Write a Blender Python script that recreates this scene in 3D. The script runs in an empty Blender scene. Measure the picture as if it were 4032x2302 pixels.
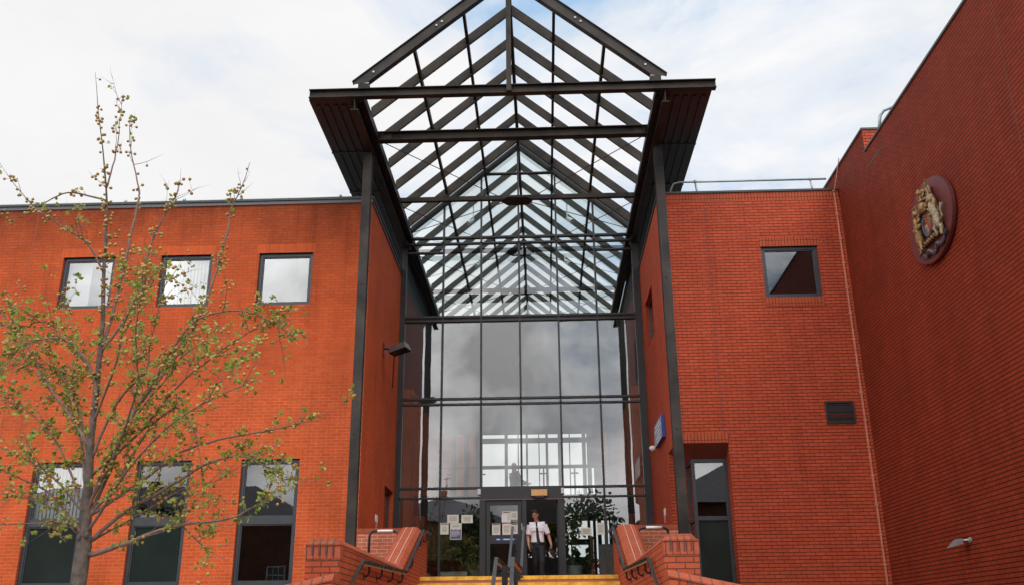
import bpy, math, random
from mathutils import Vector, Matrix, Quaternion
R = random.Random(7)
SC = bpy.context.scene
COL = SC.collection

# ------------------------------------------------------------------ helpers
def wloc(o):
    v = Vector((0, 0, 0))
    while o is not None:
        v += o.location; o = o.parent
    return v

class MB:
    """collects shapes and links them as one mesh object"""
    def __init__(s): s.v = []; s.f = []; s.m = []; s.mi = 0
    def add(s, vs, fs):
        n = len(s.v); s.v += [tuple(p) for p in vs]
        for f in fs: s.f.append(tuple(n + i for i in f)); s.m.append(s.mi)
        return s
    def quad(s, a, b, c, d): return s.add([a, b, c, d], [(0, 1, 2, 3)])
    def hexa(s, p): return s.add(p, [(0, 3, 2, 1), (4, 5, 6, 7), (0, 1, 5, 4), (1, 2, 6, 5), (2, 3, 7, 6), (3, 0, 4, 7)])
    def box(s, x0, x1, y0, y1, z0, z1):
        return s.hexa([(x0, y0, z0), (x1, y0, z0), (x1, y1, z0), (x0, y1, z0), (x0, y0, z1), (x1, y0, z1), (x1, y1, z1), (x0, y1, z1)])
    def bar(s, p, q, w, h, up=(0, 0, 1)):
        p = Vector(p); q = Vector(q); d = (q - p).normalized(); up = Vector(up)
        sd = d.cross(up)
        if sd.length < 1e-5: sd = d.cross(Vector((0, 1, 0)))
        sd.normalize(); u = sd.cross(d).normalized()
        a = sd * w / 2; b = u * h / 2
        return s.hexa([p - a - b, p + a - b, p + a + b, p - a + b, q - a - b, q + a - b, q + a + b, q - a + b])
    def tube(s, pts, r, n=8, cap=True, ref=None):
        pts = [Vector(p) for p in pts]
        rs = r if isinstance(r, (list, tuple)) else [r] * len(pts)
        ref = Vector(ref) if ref is not None else None; vs = []
        for i, p in enumerate(pts):
            d = (pts[min(i + 1, len(pts) - 1)] - pts[max(i - 1, 0)])
            if d.length < 1e-9: d = Vector((0, 0, 1))
            d.normalize()
            if ref is None:
                ref = d.cross(Vector((0, 0, 1)))
                if ref.length < .1: ref = d.cross(Vector((0, 1, 0)))
            ref = (ref - d * ref.dot(d))
            if ref.length < 1e-6: ref = d.cross(Vector((0.3, 1, 0.2)))
            ref.normalize(); b = d.cross(ref)
            rr = rs[i]
            ra, rb = rr if isinstance(rr, tuple) else (rr, rr)
            for k in range(n):
                t = 2 * math.pi * k / n
                vs.append(p + ref * (ra * math.cos(t)) + b * (rb * math.sin(t)))
        fs = []
        for i in range(len(pts) - 1):
            for k in range(n):
                k2 = (k + 1) % n
                fs.append((i * n + k, i * n + k2, (i + 1) * n + k2, (i + 1) * n + k))
        if cap:
            fs.append(tuple(range(n - 1, -1, -1))); L = (len(pts) - 1) * n
            fs.append(tuple(L + k for k in range(n)))
        return s.add(vs, fs)
    def ell(s, c, r, nu=10, nv=7, rot=None):
        c = Vector(c); r = (r, r, r) if not isinstance(r, (tuple, list)) else r
        vs = []; fs = []
        for j in range(1, nv):
            ph = math.pi * j / nv
            for i in range(nu):
                th = 2 * math.pi * i / nu
                p = Vector((r[0] * math.sin(ph) * math.cos(th), r[1] * math.sin(ph) * math.sin(th), r[2] * math.cos(ph)))
                if rot is not None: p = rot @ p
                vs.append(c + p)
        t = Vector((0, 0, r[2])); 
        if rot is not None: t = rot @ t
        vs += [c + t, c - t]; T = len(vs) - 2
        for j in range(nv - 2):
            for i in range(nu):
                i2 = (i + 1) % nu
                fs.append((j * nu + i, (j + 1) * nu + i, (j + 1) * nu + i2, j * nu + i2))
        for i in range(nu):
            i2 = (i + 1) % nu
            fs.append((T, i, i2)); fs.append((T + 1, (nv - 2) * nu + i2, (nv - 2) * nu + i))
        return s.add(vs, fs)
    def prism(s, poly, fn, a, b):
        """poly of 2-D points, fn(u, v, w) gives a point, extruded from w=a to w=b"""
        n = len(poly)
        vs = [fn(u, v, a) for u, v in poly] + [fn(u, v, b) for u, v in poly]
        fs = [tuple(range(n - 1, -1, -1)), tuple(range(n, 2 * n))]
        for i in range(n):
            j = (i + 1) % n; fs.append((i, j, n + j, n + i))
        return s.add(vs, fs)
    def build(s, name, mat, parent=None, smooth=False):
        me = bpy.data.meshes.new(name)
        off = wloc(parent) if parent is not None else Vector((0, 0, 0))
        me.from_pydata([tuple(Vector(p) - off) for p in s.v], [], s.f)
        mats = mat if isinstance(mat, (list, tuple)) else [mat]
        for m in mats: me.materials.append(m)
        if len(mats) > 1: me.polygons.foreach_set('material_index', s.m)
        import bmesh
        bm = bmesh.new(); bm.from_mesh(me); bmesh.ops.recalc_face_normals(bm, faces=bm.faces); bm.to_mesh(me); bm.free()
        if smooth: me.polygons.foreach_set('use_smooth', [True] * len(me.polygons))
        me.update()
        o = bpy.data.objects.new(name, me); COL.objects.link(o)
        if parent is not None: o.parent = parent
        return o

def tag(o, label=None, cat=None, group=None, kind=None):
    if label: o['label'] = label
    if cat: o['category'] = cat
    if group: o['group'] = group
    if kind: o['kind'] = kind
    return o
def thing(name, label, cat, loc=(0, 0, 0), group=None):
    o = bpy.data.objects.new(name, None); COL.objects.link(o); o.location = loc
    o.empty_display_size = .2
    return tag(o, label, cat, group)

def wall(mb, plane, const, u0, u1, v0, v1, holes=(), depth=0.0, back=True):
    """a wall face with rectangular openings and their reveals; plane 'Y' (u = X) or 'X' (u = Y)"""
    us = sorted({u0, u1} | {h[0] for h in holes} | {h[1] for h in holes})
    vs = sorted({v0, v1} | {h[2] for h in holes} | {h[3] for h in holes})
    us = [u for u in us if u0 <= u <= u1]; vs = [v for v in vs if v0 <= v <= v1]
    P = (lambda u, v, w: (u, const + w, v)) if plane == 'Y' else (lambda u, v, w: (const + w, u, v))
    for i in range(len(us) - 1):
        for j in range(len(vs) - 1):
            cu = (us[i] + us[i + 1]) / 2; cv = (vs[j] + vs[j + 1]) / 2
            if any(h[0] < cu < h[1] and h[2] < cv < h[3] for h in holes): continue
            mb.quad(P(us[i], vs[j], 0), P(us[i + 1], vs[j], 0), P(us[i + 1], vs[j + 1], 0), P(us[i], vs[j + 1], 0))
    for a, b, c, d in holes:
        mb.quad(P(a, c, 0), P(a, d, 0), P(a, d, depth), P(a, c, depth))
        mb.quad(P(b, c, 0), P(b, d, 0), P(b, d, depth), P(b, c, depth))
        mb.quad(P(a, d, 0), P(b, d, 0), P(b, d, depth), P(a, d, depth))
        mb.quad(P(a, c, 0), P(b, c, 0), P(b, c, depth), P(a, c, depth))

# ------------------------------------------------------------------ materials
def newmat(name):
    m = bpy.data.materials.new(name); m.use_nodes = True
    nt = m.node_tree; nt.nodes.clear()
    out = nt.nodes.new('ShaderNodeOutputMaterial')
    return m, nt, out
def N(nt, t, **kw):
    n = nt.nodes.new(t)
    for k, v in kw.items():
        if hasattr(n, k): setattr(n, k, v)
    return n
def rgba(c): return (c[0], c[1], c[2], 1)
def math_(nt, op, a, b=None, clamp=False):
    n = nt.nodes.new('ShaderNodeMath'); n.operation = op; n.use_clamp = clamp
    for i, x in enumerate((a, b)):
        if x is None: continue
        if isinstance(x, (int, float)): n.inputs[i].default_value = x
        else: nt.links.new(x, n.inputs[i])
    return n.outputs[0]
def mix_(nt, fac, a, b, mode='MIX'):
    n = nt.nodes.new('ShaderNodeMix'); n.data_type = 'RGBA'; n.blend_type = mode
    for i, x in ((0, fac), (6, a), (7, b)):
        if isinstance(x, (int, float)): n.inputs[i].default_value = x
        elif isinstance(x, tuple): n.inputs[i].default_value = rgba(x)
        else: nt.links.new(x, n.inputs[i])
    return n.outputs[2]
def ramp_(nt, fac, stops):
    n = nt.nodes.new('ShaderNodeValToRGB'); e = n.color_ramp.elements
    while len(e) < len(stops): e.new(0.5)
    for i, (p, c) in enumerate(stops):
        e[i].position = p; e[i].color = rgba(c) if isinstance(c, tuple) else (c, c, c, 1)
    nt.links.new(fac, n.inputs[0]); return n.outputs[0]
def noise_(nt, vec, scale, detail=4, rough=.55, dist=0):
    n = nt.nodes.new('ShaderNodeTexNoise'); n.inputs['Scale'].default_value = scale
    n.inputs['Detail'].default_value = detail; n.inputs['Roughness'].default_value = rough; n.inputs['Distortion'].default_value = dist
    if vec is not None: nt.links.new(vec, n.inputs['Vector'])
    return n.outputs[0]
def pos_(nt):
    return nt.nodes.new('ShaderNodeNewGeometry').outputs['Position']

def plain(name, c, rough=.6, metal=0.0, vary=.15, scale=6., bump=0., spec=.5, c2=None):
    m, nt, out = newmat(name)
    b = N(nt, 'ShaderNodeBsdfPrincipled'); b.inputs['Roughness'].default_value = rough; b.inputs['Metallic'].default_value = metal
    b.inputs['Specular IOR Level'].default_value = spec
    p = pos_(nt)
    f = noise_(nt, p, scale, 5)
    lo = tuple(x * (1 - vary) for x in c); hi = tuple(min(1, x * (1 + vary)) for x in (c2 or c))
    col = ramp_(nt, f, [(.3, lo), (.7, hi)])
    nt.links.new(col, b.inputs['Base Color'])
    rr = math_(nt, 'ADD', math_(nt, 'MULTIPLY', f, .18), rough - .09, True); nt.links.new(rr, b.inputs['Roughness'])
    if bump:
        bn = N(nt, 'ShaderNodeBump'); bn.inputs['Strength'].default_value = bump; bn.inputs['Distance'].default_value = .02
        nt.links.new(noise_(nt, p, scale * 6, 4), bn.inputs['Height']); nt.links.new(bn.outputs[0], b.inputs['Normal'])
    nt.links.new(b.outputs[0], out.inputs[0]); return m

def brick(name, c1, c2, mortar, msize=.006, bump=.6, soldier=False, stain=None, uoff=0., voff=0., efflo=0., rough=.7, bw=.225, bh=.075, spec=.12, vary=.25, mhigh=None, axis=None, bed=None):
    m, nt, out = newmat(name)
    p = pos_(nt); sx = N(nt, 'ShaderNodeSeparateXYZ'); nt.links.new(p, sx.inputs[0])
    along = math_(nt, 'ADD', sx.outputs[0], sx.outputs[1]) if axis is None else sx.outputs[axis]
    u = math_(nt, 'ADD', along, uoff + 50 * bw); v = math_(nt, 'ADD', sx.outputs[2], voff + 40 * bh)
    cx = N(nt, 'ShaderNodeCombineXYZ')
    nt.links.new(v if soldier else u, cx.inputs[0]); nt.links.new(u if soldier else v, cx.inputs[1])
    t = N(nt, 'ShaderNodeTexBrick'); nt.links.new(cx.outputs[0], t.inputs['Vector'])
    t.offset = 0.0 if soldier else .5; t.squash = 1
    t.inputs['Scale'].default_value = 1; t.inputs['Mortar Size'].default_value = msize; t.inputs['Mortar Smooth'].default_value = .15
    t.inputs['Brick Width'].default_value = bw; t.inputs['Row Height'].default_value = bh; t.inputs['Bias'].default_value = 0
    t.inputs['Color1'].default_value = rgba(c1); t.inputs['Color2'].default_value = rgba(c2); t.inputs['Mortar'].default_value = rgba(mortar)
    col = t.outputs['Color']
    if bed:        # deeply raked bed joints, darker than the perpends
        fr = math_(nt, 'FRACT', math_(nt, 'DIVIDE', v, bh))
        k = math_(nt, 'GREATER_THAN', math_(nt, 'ABSOLUTE', math_(nt, 'SUBTRACT', fr, .5)), .5 - msize * 1.05 / bh)
        col = mix_(nt, k, col, bed)
    if mhigh:      # older, darker pointing above a given height
        hz = math_(nt, 'DIVIDE', math_(nt, 'SUBTRACT', sx.outputs[2], mhigh[0]), 2.0, True)
        col = mix_(nt, math_(nt, 'MULTIPLY', hz, t.outputs['Fac']), col, mhigh[1])
    g = ramp_(nt, noise_(nt, p, .9, 6, .6), [(.25, 1 - vary), (.75, 1 + vary * .4)])
    col = mix_(nt, 1.0, col, g, 'MULTIPLY')
    g2 = ramp_(nt, noise_(nt, p, 28, 3, .6), [(.3, .88), (.7, 1.08)])
    col = mix_(nt, 1.0, col, g2, 'MULTIPLY')
    sv = N(nt, 'ShaderNodeCombineXYZ'); nt.links.new(math_(nt, 'MULTIPLY', u, 3.2), sv.inputs[0]); nt.links.new(math_(nt, 'MULTIPLY', v, .22), sv.inputs[1])
    g3 = ramp_(nt, noise_(nt, sv.outputs[0], 1.0, 6, .62), [(.3, .84), (.52, 1.0), (.75, 1.05)])      # faint rain streaks
    col = mix_(nt, 1.0, col, g3, 'MULTIPLY')
    if stain:      # soot washed down from the coping: (top z, depth, colour factor)
        zt, dp, cf = stain
        h = math_(nt, 'DIVIDE', math_(nt, 'SUBTRACT', zt, sx.outputs[2]), dp, True)
        vv = N(nt, 'ShaderNodeCombineXYZ'); nt.links.new(math_(nt, 'MULTIPLY', u, 1.3), vv.inputs[0]); nt.links.new(math_(nt, 'MULTIPLY', v, .5), vv.inputs[1])
        n1 = noise_(nt, vv.outputs[0], 1.1, 7, .68)
        k = math_(nt, 'MULTIPLY', math_(nt, 'SUBTRACT', 1.25, math_(nt, 'ADD', h, math_(nt, 'MULTIPLY', math_(nt, 'SUBTRACT', n1, .5), -2.2))), .8, True)
        k = math_(nt, 'MULTIPLY', k, math_(nt, 'SUBTRACT', 1.0, h, True), True)
        col = mix_(nt, k, col, mix_(nt, 1.0, col, cf, 'MULTIPLY'))
    if efflo:      # lime bloom in small blotches
        k = ramp_(nt, noise_(nt, p, 1.7, 8, .7), [(.66, 0.), (.78, efflo)])
        col = mix_(nt, k, col, (.55, .42, .36))
    b = N(nt, 'ShaderNodeBsdfPrincipled'); b.inputs['Roughness'].default_value = rough; b.inputs['Specular IOR Level'].default_value = spec
    nt.links.new(col, b.inputs['Base Color'])
    bn = N(nt, 'ShaderNodeBump'); bn.inputs['Strength'].default_value = bump; bn.inputs['Distance'].default_value = .008
    hgt = math_(nt, 'ADD', math_(nt, 'SUBTRACT', 1.0, t.outputs['Fac']), math_(nt, 'MULTIPLY', noise_(nt, p, 60, 3), .25))
    nt.links.new(hgt, bn.inputs['Height']); nt.links.new(bn.outputs[0], b.inputs['Normal'])
    nt.links.new(b.outputs[0], out.inputs[0]); return m

def glass(name, base=.13, tint=(.86, .9, .88), wob=.012, rough=0.0, gcol=(1, 1, 1), wscale=1.6, gp=4.0, gm=1.0):
    m, nt, out = newmat(name)
    tr = N(nt, 'ShaderNodeBsdfTransparent'); tr.inputs[0].default_value = rgba(tint)
    gl = N(nt, 'ShaderNodeBsdfGlossy'); gl.inputs['Roughness'].default_value = rough; gl.inputs[0].default_value = rgba(gcol)
    p = pos_(nt)
    bn = N(nt, 'ShaderNodeBump'); bn.inputs['Strength'].default_value = 1; bn.inputs['Distance'].default_value = wob
    nt.links.new(noise_(nt, p, wscale, 2, .4), bn.inputs['Height']); nt.links.new(bn.outputs[0], gl.inputs['Normal'])
    lw = N(nt, 'ShaderNodeLayerWeight'); lw.inputs[0].default_value = .5
    f = math_(nt, 'POWER', lw.outputs['Facing'], gp)
    f = math_(nt, 'ADD', math_(nt, 'MULTIPLY', f, (1 - base) * gm), base, True)
    mx = N(nt, 'ShaderNodeMixShader'); nt.links.new(f, mx.inputs[0]); nt.links.new(tr.outputs[0], mx.inputs[1]); nt.links.new(gl.outputs[0], mx.inputs[2])
    nt.links.new(mx.outputs[0], out.inputs[0]); return m

def leafmat(name, stops, transl=.35):
    m, nt, out = newmat(name)
    g = nt.nodes.new('ShaderNodeNewGeometry')
    col = ramp_(nt, g.outputs['Random Per Island'], stops)
    b = N(nt, 'ShaderNodeBsdfPrincipled'); b.inputs['Roughness'].default_value = .45; nt.links.new(col, b.inputs['Base Color'])
    t = N(nt, 'ShaderNodeBsdfTranslucent'); nt.links.new(col, t.inputs[0])
    mx = N(nt, 'ShaderNodeMixShader'); mx.inputs[0].default_value = transl
    nt.links.new(b.outputs[0], mx.inputs[1]); nt.links.new(t.outputs[0], mx.inputs[2]); nt.links.new(mx.outputs[0], out.inputs[0]); return m

M = {}
LB1, LB2 = (.52, .085, .021), (.595, .102, .027)
M['brickL'] = brick('orange_brick', LB1, LB2, (.60, .19, .10), .005, .35, stain=(11.8, 2.4, (.32, .36, .4)), vary=.26, efflo=.16, mhigh=(6.5, (.25, .07, .035)))
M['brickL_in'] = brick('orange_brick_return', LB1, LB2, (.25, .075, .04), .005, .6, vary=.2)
M['soldL'] = brick('orange_soldier_brick', LB1, LB2, (.5, .15, .07), .0035, .3, soldier=True, vary=.2)
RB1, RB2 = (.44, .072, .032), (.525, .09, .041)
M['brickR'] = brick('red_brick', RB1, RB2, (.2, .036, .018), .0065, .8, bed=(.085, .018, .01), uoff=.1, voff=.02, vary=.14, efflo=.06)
M['soldR'] = brick('red_soldier_brick', (.43, .083, .038), (.47, .095, .044), (.12, .03, .016), .006, .8, soldier=True, vary=.15)
M['brickR_shaded'] = brick('red_brick_shaded', (.22, .03, .012), (.262, .037, .0155), (.12, .02, .009), .0075, .8, vary=.24, voff=.01, bed=(.035, .006, .003))  # same red brick as the front, with the wing's shade put into its colour
M['brickS'] = brick('stair_brick', (.49, .097, .041), (.54, .113, .05), (.1, .06, .045), .0065, .9, efflo=.35, vary=.2)
M['coping'] = brick('coping_brick', (.5, .135, .08), (.54, .15, .09), (.12, .07, .055), .005, .5, soldier=True, vary=.15, bh=.112, bw=5)
M['house'] = brick('house_brick', (.2, .085, .05), (.26, .11, .07), (.2, .17, .14), .006, .5)
M['copetop'] = plain('coping_tile', (.38, .088, .044), .7, vary=.16, scale=7, spec=.15)
M['copeY'] = brick('coping_brick_run', (.36, .082, .04), (.41, .098, .05), (.24, .07, .04), .004, .5, soldier=True, axis=1, bw=9, bh=.075, vary=.22, efflo=.12)
M['copeX'] = brick('coping_brick_end', (.37, .085, .042), (.41, .098, .05), (.2, .07, .045), .004, .5, soldier=True, axis=0, bw=9, bh=.075, vary=.2)
M['mortar'] = plain('pale_mortar', (.5, .38, .34), .8)
M['steel'] = plain('dark_bronze_steel', (.013, .0115, .0105), .5, .0, .3, 2.2, c2=(.04, .03, .022), spec=.18)
M['steel_in'] = plain('grey_inner_steel', (.05, .05, .046), .5, .0, .15, 2., spec=.3)
M['steel2'] = plain('weathered_column_steel', (.021, .0195, .0195), .5, 0, .3, 1.6, c2=(.05, .04, .033), spec=.2)
M['mull'] = plain('dark_mullion', (.026, .024, .025), .4, 0, .2, 4.)
M['frame'] = plain('grey_window_frame', (.035, .037, .045), .38, 0, .15, 5.)
M['fascia'] = plain('grey_fascia', (.10, .092, .10), .45, .0, .15, 1.2)
M['flash'] = plain('dark_flashing', (.035, .04, .042), .5, 0, .15)
M['soffit'] = plain('brown_soffit', (.012, .009, .009), .5, 0, .3, 5.)
M['roof'] = plain('flat_roof_felt', (.12, .12, .12), .85)
M['glass'] = glass('entrance_glass', .18, (.72, .76, .74), .0022, wscale=.9)
M['glassroof'] = glass('roof_glass', .03, (.92, .96, .96), .0, gp=9.0, gm=.35)
M['glassmirror'] = glass('reflective_window_glass', .31, (.7, .72, .72), .0012, gcol=(.92, .93, .93), wscale=.8)
M['glassdark'] = glass('window_glass', .12, (.6, .64, .62), .0012, wscale=.8)
M['panel'] = plain('dark_green_glazed_panel', (.018, .026, .024), .06, 0, .1, 1., spec=.8)
M['blind'] = plain('white_blind', (.72, .72, .70), .7, vary=.05)
M['black'] = plain('black_handrail_paint', (.012, .012, .013), .28, 0, .2)
M['railtop'] = plain('worn_handrail', (.05, .047, .044), .3, .3, .25, 12.)
M['railunder'] = plain('timber_rail_underside', (.3, .17, .06), .5)
M['galv'] = plain('galvanised_tube', (.34, .37, .37), .45, .5, .2, 9.)
M['white'] = plain('white_paint', (.78, .78, .76), .45, vary=.05)
M['paper'] = plain('pale_paper', (.74, .76, .66), .7, vary=.06, scale=10)
M['papercream'] = plain('cream_paper', (.78, .74, .66), .7, vary=.06, scale=10)
M['ink'] = plain('grey_print', (.3, .3, .27), .8)
M['inkdark'] = plain('maroon_print', (.1, .04, .045), .8)
M['blue'] = plain('blue_sign_face', (.05, .09, .22), .35, vary=.1)
M['blueedge'] = plain('blue_sign_edge', (.02, .07, .3), .4, vary=.1)
M['poster'] = plain('violet_poster_print', (.1, .1, .27), .6)
M['red'] = plain('red_sign', (.42, .03, .03), .5)
M['copper'] = plain('terracotta_tape', (.55, .2, .12), .6, vary=.15)
M['yellow'] = plain('yellow_nosing_tile', (.62, .31, .025), .5, vary=.25, scale=5, c2=(.84, .46, .04))
M['riser'] = plain('red_step_tile', (.42, .13, .08), .6, vary=.12, scale=8)
M['lampbox'] = plain('amber_light_cover', (.8, .47, .16), .4, vary=.06, scale=12)
M['plaque'] = plain('maroon_plaque', (.115, .026, .026), .4, vary=.08, scale=7)
M['gold'] = plain('dull_gold_paint', (.12, .055, .02), .5, .2, .5, 22., c2=(.3, .17, .065))
M['ivory'] = plain('ivory_paint', (.13, .085, .045), .5, 0, .4, 20., c2=(.34, .26, .16))
M['bronze'] = plain('dark_mantling_paint', (.07, .035, .02), .5, .2, .4, 22., c2=(.26, .14, .06))
M['royal'] = plain('deep_blue_ribbon', (.03, .04, .09), .45)
M['crimson'] = plain('crimson_field', (.3, .06, .04), .5)
M['bark'] = plain('bark', (.13, .095, .078), .85, 0, .45, 14., bump=.8)
M['twig'] = plain('twig_bark', (.19, .12, .095), .8, 0, .3, 20.)
M['fruit'] = leafmat('ripe_fruit', [(0, (.30, .22, .045)), (.5, (.42, .25, .05)), (1, (.5, .24, .06))], .02)
M['leaf'] = leafmat('pear_leaf', [(0, (.08, .15, .022)), (.25, (.21, .30, .045)), (.65, (.44, .48, .09)), (.92, (.5, .47, .13)), (1, (.36, .2, .06))], .45)
M['leafd'] = leafmat('dark_leaf', [(0, (.015, .04, .012)), (.6, (.04, .085, .02)), (1, (.09, .13, .03))], .3)
M['leafy'] = leafmat('autumn_leaf', [(0, (.1, .15, .03)), (.5, (.28, .3, .05)), (.85, (.42, .36, .07)), (1, (.45, .2, .05))], .4)
M['slate'] = plain('slate', (.09, .095, .11), .6, vary=.2)
M['ground'] = plain('paving', (.3, .27, .24), .85, vary=.15, scale=2)
M['asphalt'] = plain('asphalt', (.06, .06, .062), .9, vary=.15, scale=3)
M['turf'] = plain('grass_ground', (.05, .08, .025), .95, vary=.3, scale=4)
M['skin'] = plain('skin', (.5, .24, .16), .5, vary=.06, scale=15)
M['hair'] = plain('brown_hair', (.05, .025, .015), .6, vary=.3, scale=60)
M['shirt'] = plain('white_shirt', (.88, .86, .90), .8, vary=.04)
M['trousers'] = plain('black_trousers', (.014, .014, .016), .8, vary=.2, scale=12)
M['shoe'] = plain('polished_black_shoe', (.01, .01, .011), .15)
M['jacket'] = plain('grey_jacket', (.09, .1, .11), .8)
M['concrete'] = plain('interior_render', (.42, .40, .38), .8, vary=.06, scale=2)
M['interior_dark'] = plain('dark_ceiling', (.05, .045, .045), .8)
M['floor'] = plain('brown_floor_tile', (.14, .09, .07), .5)
M['pot'] = plain('grey_planter', (.4, .42, .38), .6)
M['wood'] = plain('brown_timber', (.14, .07, .035), .6)
M['board'] = plain('grey_display_board', (.26, .26, .27), .6)
M['louvre'] = plain('black_louvre', (.02, .022, .024), .45)

# ------------------------------------------------------------------ main dimensions (metres)
YF = 20.95      # front faces of both brick blocks
YG = 26.0       # entrance glass
XL, XR = -4.07, 2.92
XW = 7.25       # face of the tall right wing
X0 = -0.585     # axis of the entrance
FL = 2.76       # entrance floor

# ------------------------------------------------------------------ ground and steps
g = MB(); g.quad((-400, -400, -.06), (400, -400, -.06), (400, 700, -.06), (-400, 700, -.06)); tag(g.build('ground', M['turf']), kind='structure')
g = MB(); g.box(-16, 7.2, 2, 20.9, -.04, 0.0); tag(g.build('pavement', M['ground']), kind='structure')
g = MB(); g.box(-60, 60, -14, -6, -.055, -.05); tag(g.build('road', M['asphalt']), kind='structure')

SX0, SX1 = -2.62, 1.50
RISE, TREAD = .15, .34
st = MB()
def flight(mb, y_top, z_top, n):
    for i in range(n):
        y = y_top - i * TREAD; z = z_top - i * RISE
        mb.mi = 1
        nb = 16
        for k in range(nb):                          # yellow nosing tiles with narrow joints
            a = SX0 + (SX1 - SX0) * k / nb + .003; b = SX0 + (SX1 - SX0) * (k + 1) / nb - .003
            mb.box(a, b, y - .012, y + .1, z - .078, z)
        mb.mi = 0
        mb.box(SX0, SX1, y, y + TREAD + .05, z - RISE - .05, z - .004)
flight(st, 20.4, 2.69, 6)
flight(st, 13.9, 1.79, 12)
st.mi = 0
st.box(SX0, SX1, 20.4 + .1, 25.0, 1.2, 2.686)
st.box(SX0, SX1, 13.9 + .1, 18.7, .8, 1.786)
tag(st.build('steps', [M['riser'], M['yellow']]), kind='structure')
g = MB(); g.box(XL, XR, 25.0, 34.0, 2.3, FL)
g.box(XL + .02, SX0 - .44, 20.97, 24.98, 2.2, 2.66); g.box(SX1 + .44, XR - .02, 20.97, 24.98, 2.2, 2.66)
tag(g.build('entrance_floor', M['floor']), kind='structure')

# ------------------------------------------------------------------ stair walls
def stair_wall(side, label):
    xi = SX0 if side < 0 else SX1
    xo = xi - .44 if side < 0 else xi + .44
    t = thing('stair_wall', label, 'wall', ((xi + xo) / 2, 12.4, 0), 'brick walls beside the entrance steps')
    lo, hi = min(xi, xo), max(xi, xo)
    prof = [(12.42, 2.66), (17.85, 2.66), (20.4, 3.60), (21.6, 3.60)]     # shoulder line of the wall (y, z)
    mb = MB()
    poly = [(12.42, -.05)] + prof + [(21.6, -.05)]
    mb.prism(poly, lambda u, v, w: (w, u, v), lo, hi)
    mb.build('wall_body', M['brickS'], t)
    # coping with chamfered edges: cross-section swept along the shoulder line
    cp = MB()
    c = .075
    sec = [(lo - .004, 0), (lo - .004, .02), (lo + c, .02 + c), (hi - c, .02 + c), (hi + .004, .02), (hi + .004, 0)]
    line = [(12.40, 2.662), (12.40 + c, 2.662)] + [(17.85, 2.662), (20.4, 3.602), (21.62, 3.602)]
    rings = []
    for i, (y, z) in enumerate(line):
        ring = []
        for (x, h) in sec:
            hh = min(h, .02) if i == 0 else h
            ring.append((x, y, z + hh))
        rings.append(ring)
    n = len(sec)
    vs = [p for r in rings for p in r]; fs = []
    for i in range(len(rings) - 1):
        for k in range(n):
            k2 = (k + 1) % n; fs.append((i * n + k, i * n + k2, (i + 1) * n + k2, (i + 1) * n + k))
    fs.append(tuple(range(n))); fs.append(tuple((len(rings) - 1) * n + k for k in range(n)))
    cp.add(vs, fs); cp.build('coping', M['copeY'], t)
    # dark joints on the end face of the coping bricks
    j = MB()
    for k in range(1, 5):
        x = lo + (hi - lo) * k / 5
        j.box(x - .007, x + .007, 12.393, 12.41, 2.55, 2.68)
        j.bar((x, 12.398, 2.684), (x, 12.398 + c, 2.684 + c), .014, .006)
    j.build('coping_joint', M['mortar'] if False else plain('dark_joint', (.1, .07, .055), .9), t)
    # two lines of pale pointing on the sloping coping
    pl = MB()
    for x in (lo + .15, hi - .15):
        pl.bar((x, 17.95, 2.662 + .02 + c + .05 * .3686 + .022), (x, 20.38, 3.602 + .02 + c + .003), .01, .008)
    pl.build('pointing', M['mortar'], t)
    # soldier course under the coping on the front
    s = MB(); s.box(lo - .003, hi + .003, 12.412, 12.6, 2.50, 2.659); s.build('soldier_course', brick('post_soldier_brick', (.46, .11, .06), (.5, .125, .07), (.1, .06, .045), .006, .8, soldier=True, bw=9, bh=.088, vary=.1) , t)
    # low wing wall running off sideways and down
    x_a = xi + (.03 if side < 0 else -.03); x_b = x_a + side * 3.4
    w = MB()
    za, zb = 2.20, 2.20 - .21 * 3.4
    P = lambda u, v, ww: (u, ww, v)
    w.prism([(x_a, -.05), (x_b, -.05), (x_b, zb), (x_a, za)], P, 11.92, 12.36)
    w.build('wing_wall', M['brickS'], t)
    cw = MB()
    sec = [(11.905, 0), (11.905, .02), (11.98, .09), (12.30, .09), (12.375, .02), (12.375, 0)]
    vs = [(x_a + .002, y, za + .002 + h) for y, h in sec] + [(x_b, y, zb + .002 + h) for y, h in sec]
    n = 6
    fs = [(k, (k + 1) % n, n + (k + 1) % n, n + k) for k in range(n)] + [tuple(range(n)), tuple(range(n, 2 * n))]
    cw.add(vs, fs); cw.build('wing_coping', M['copetop'], t)
    jj = MB()
    nst = 26
    for k in range(1, nst):
        f = k / nst; x = x_a + (x_b - x_a) * f; z = za + (zb - za) * f
        jj.box(x - .006, x + .006, 11.899, 11.93, z - .19, z + .02)
        jj.bar((x, 11.903, z + .022), (x, 11.978, z + .094), .012, .006)
    jj.build('wing_joint', bpy.data.materials['dark_joint'], t)
    return t
stair_wall(-1, 'stepped red brick wall on the left of the yellow edged stairs, below the floodlight')
stair_wall(1, 'stepped red brick wall right of the stairs, white lime stains on its end post')

def landing_wall(x0, x1, label):
    t = thing('landing_wall', label, 'wall', ((x0 + x1) / 2, 21.05, 0), 'short brick walls behind the stair walls')
    m = MB(); m.box(x0, x1, 20.955, 21.17, -.05, 3.64); m.build('wall_body', brick('landing_brick', (.5, .13, .07), (.54, .145, .08), (.62, .42, .32), .006, .5, vary=.15), t)
    m = MB(); m.box(x0, x1, 20.945, 21.18, 3.642, 3.74); m.build('coping', M['copeX'], t)
    return t
landing_wall(XL + .003, SX0 - .443, 'short orange brick wall with light joints, behind the left stair wall')
landing_wall(SX1 + .443, XR - .003, 'short brick wall with light joints, behind the right stair wall')

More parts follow.
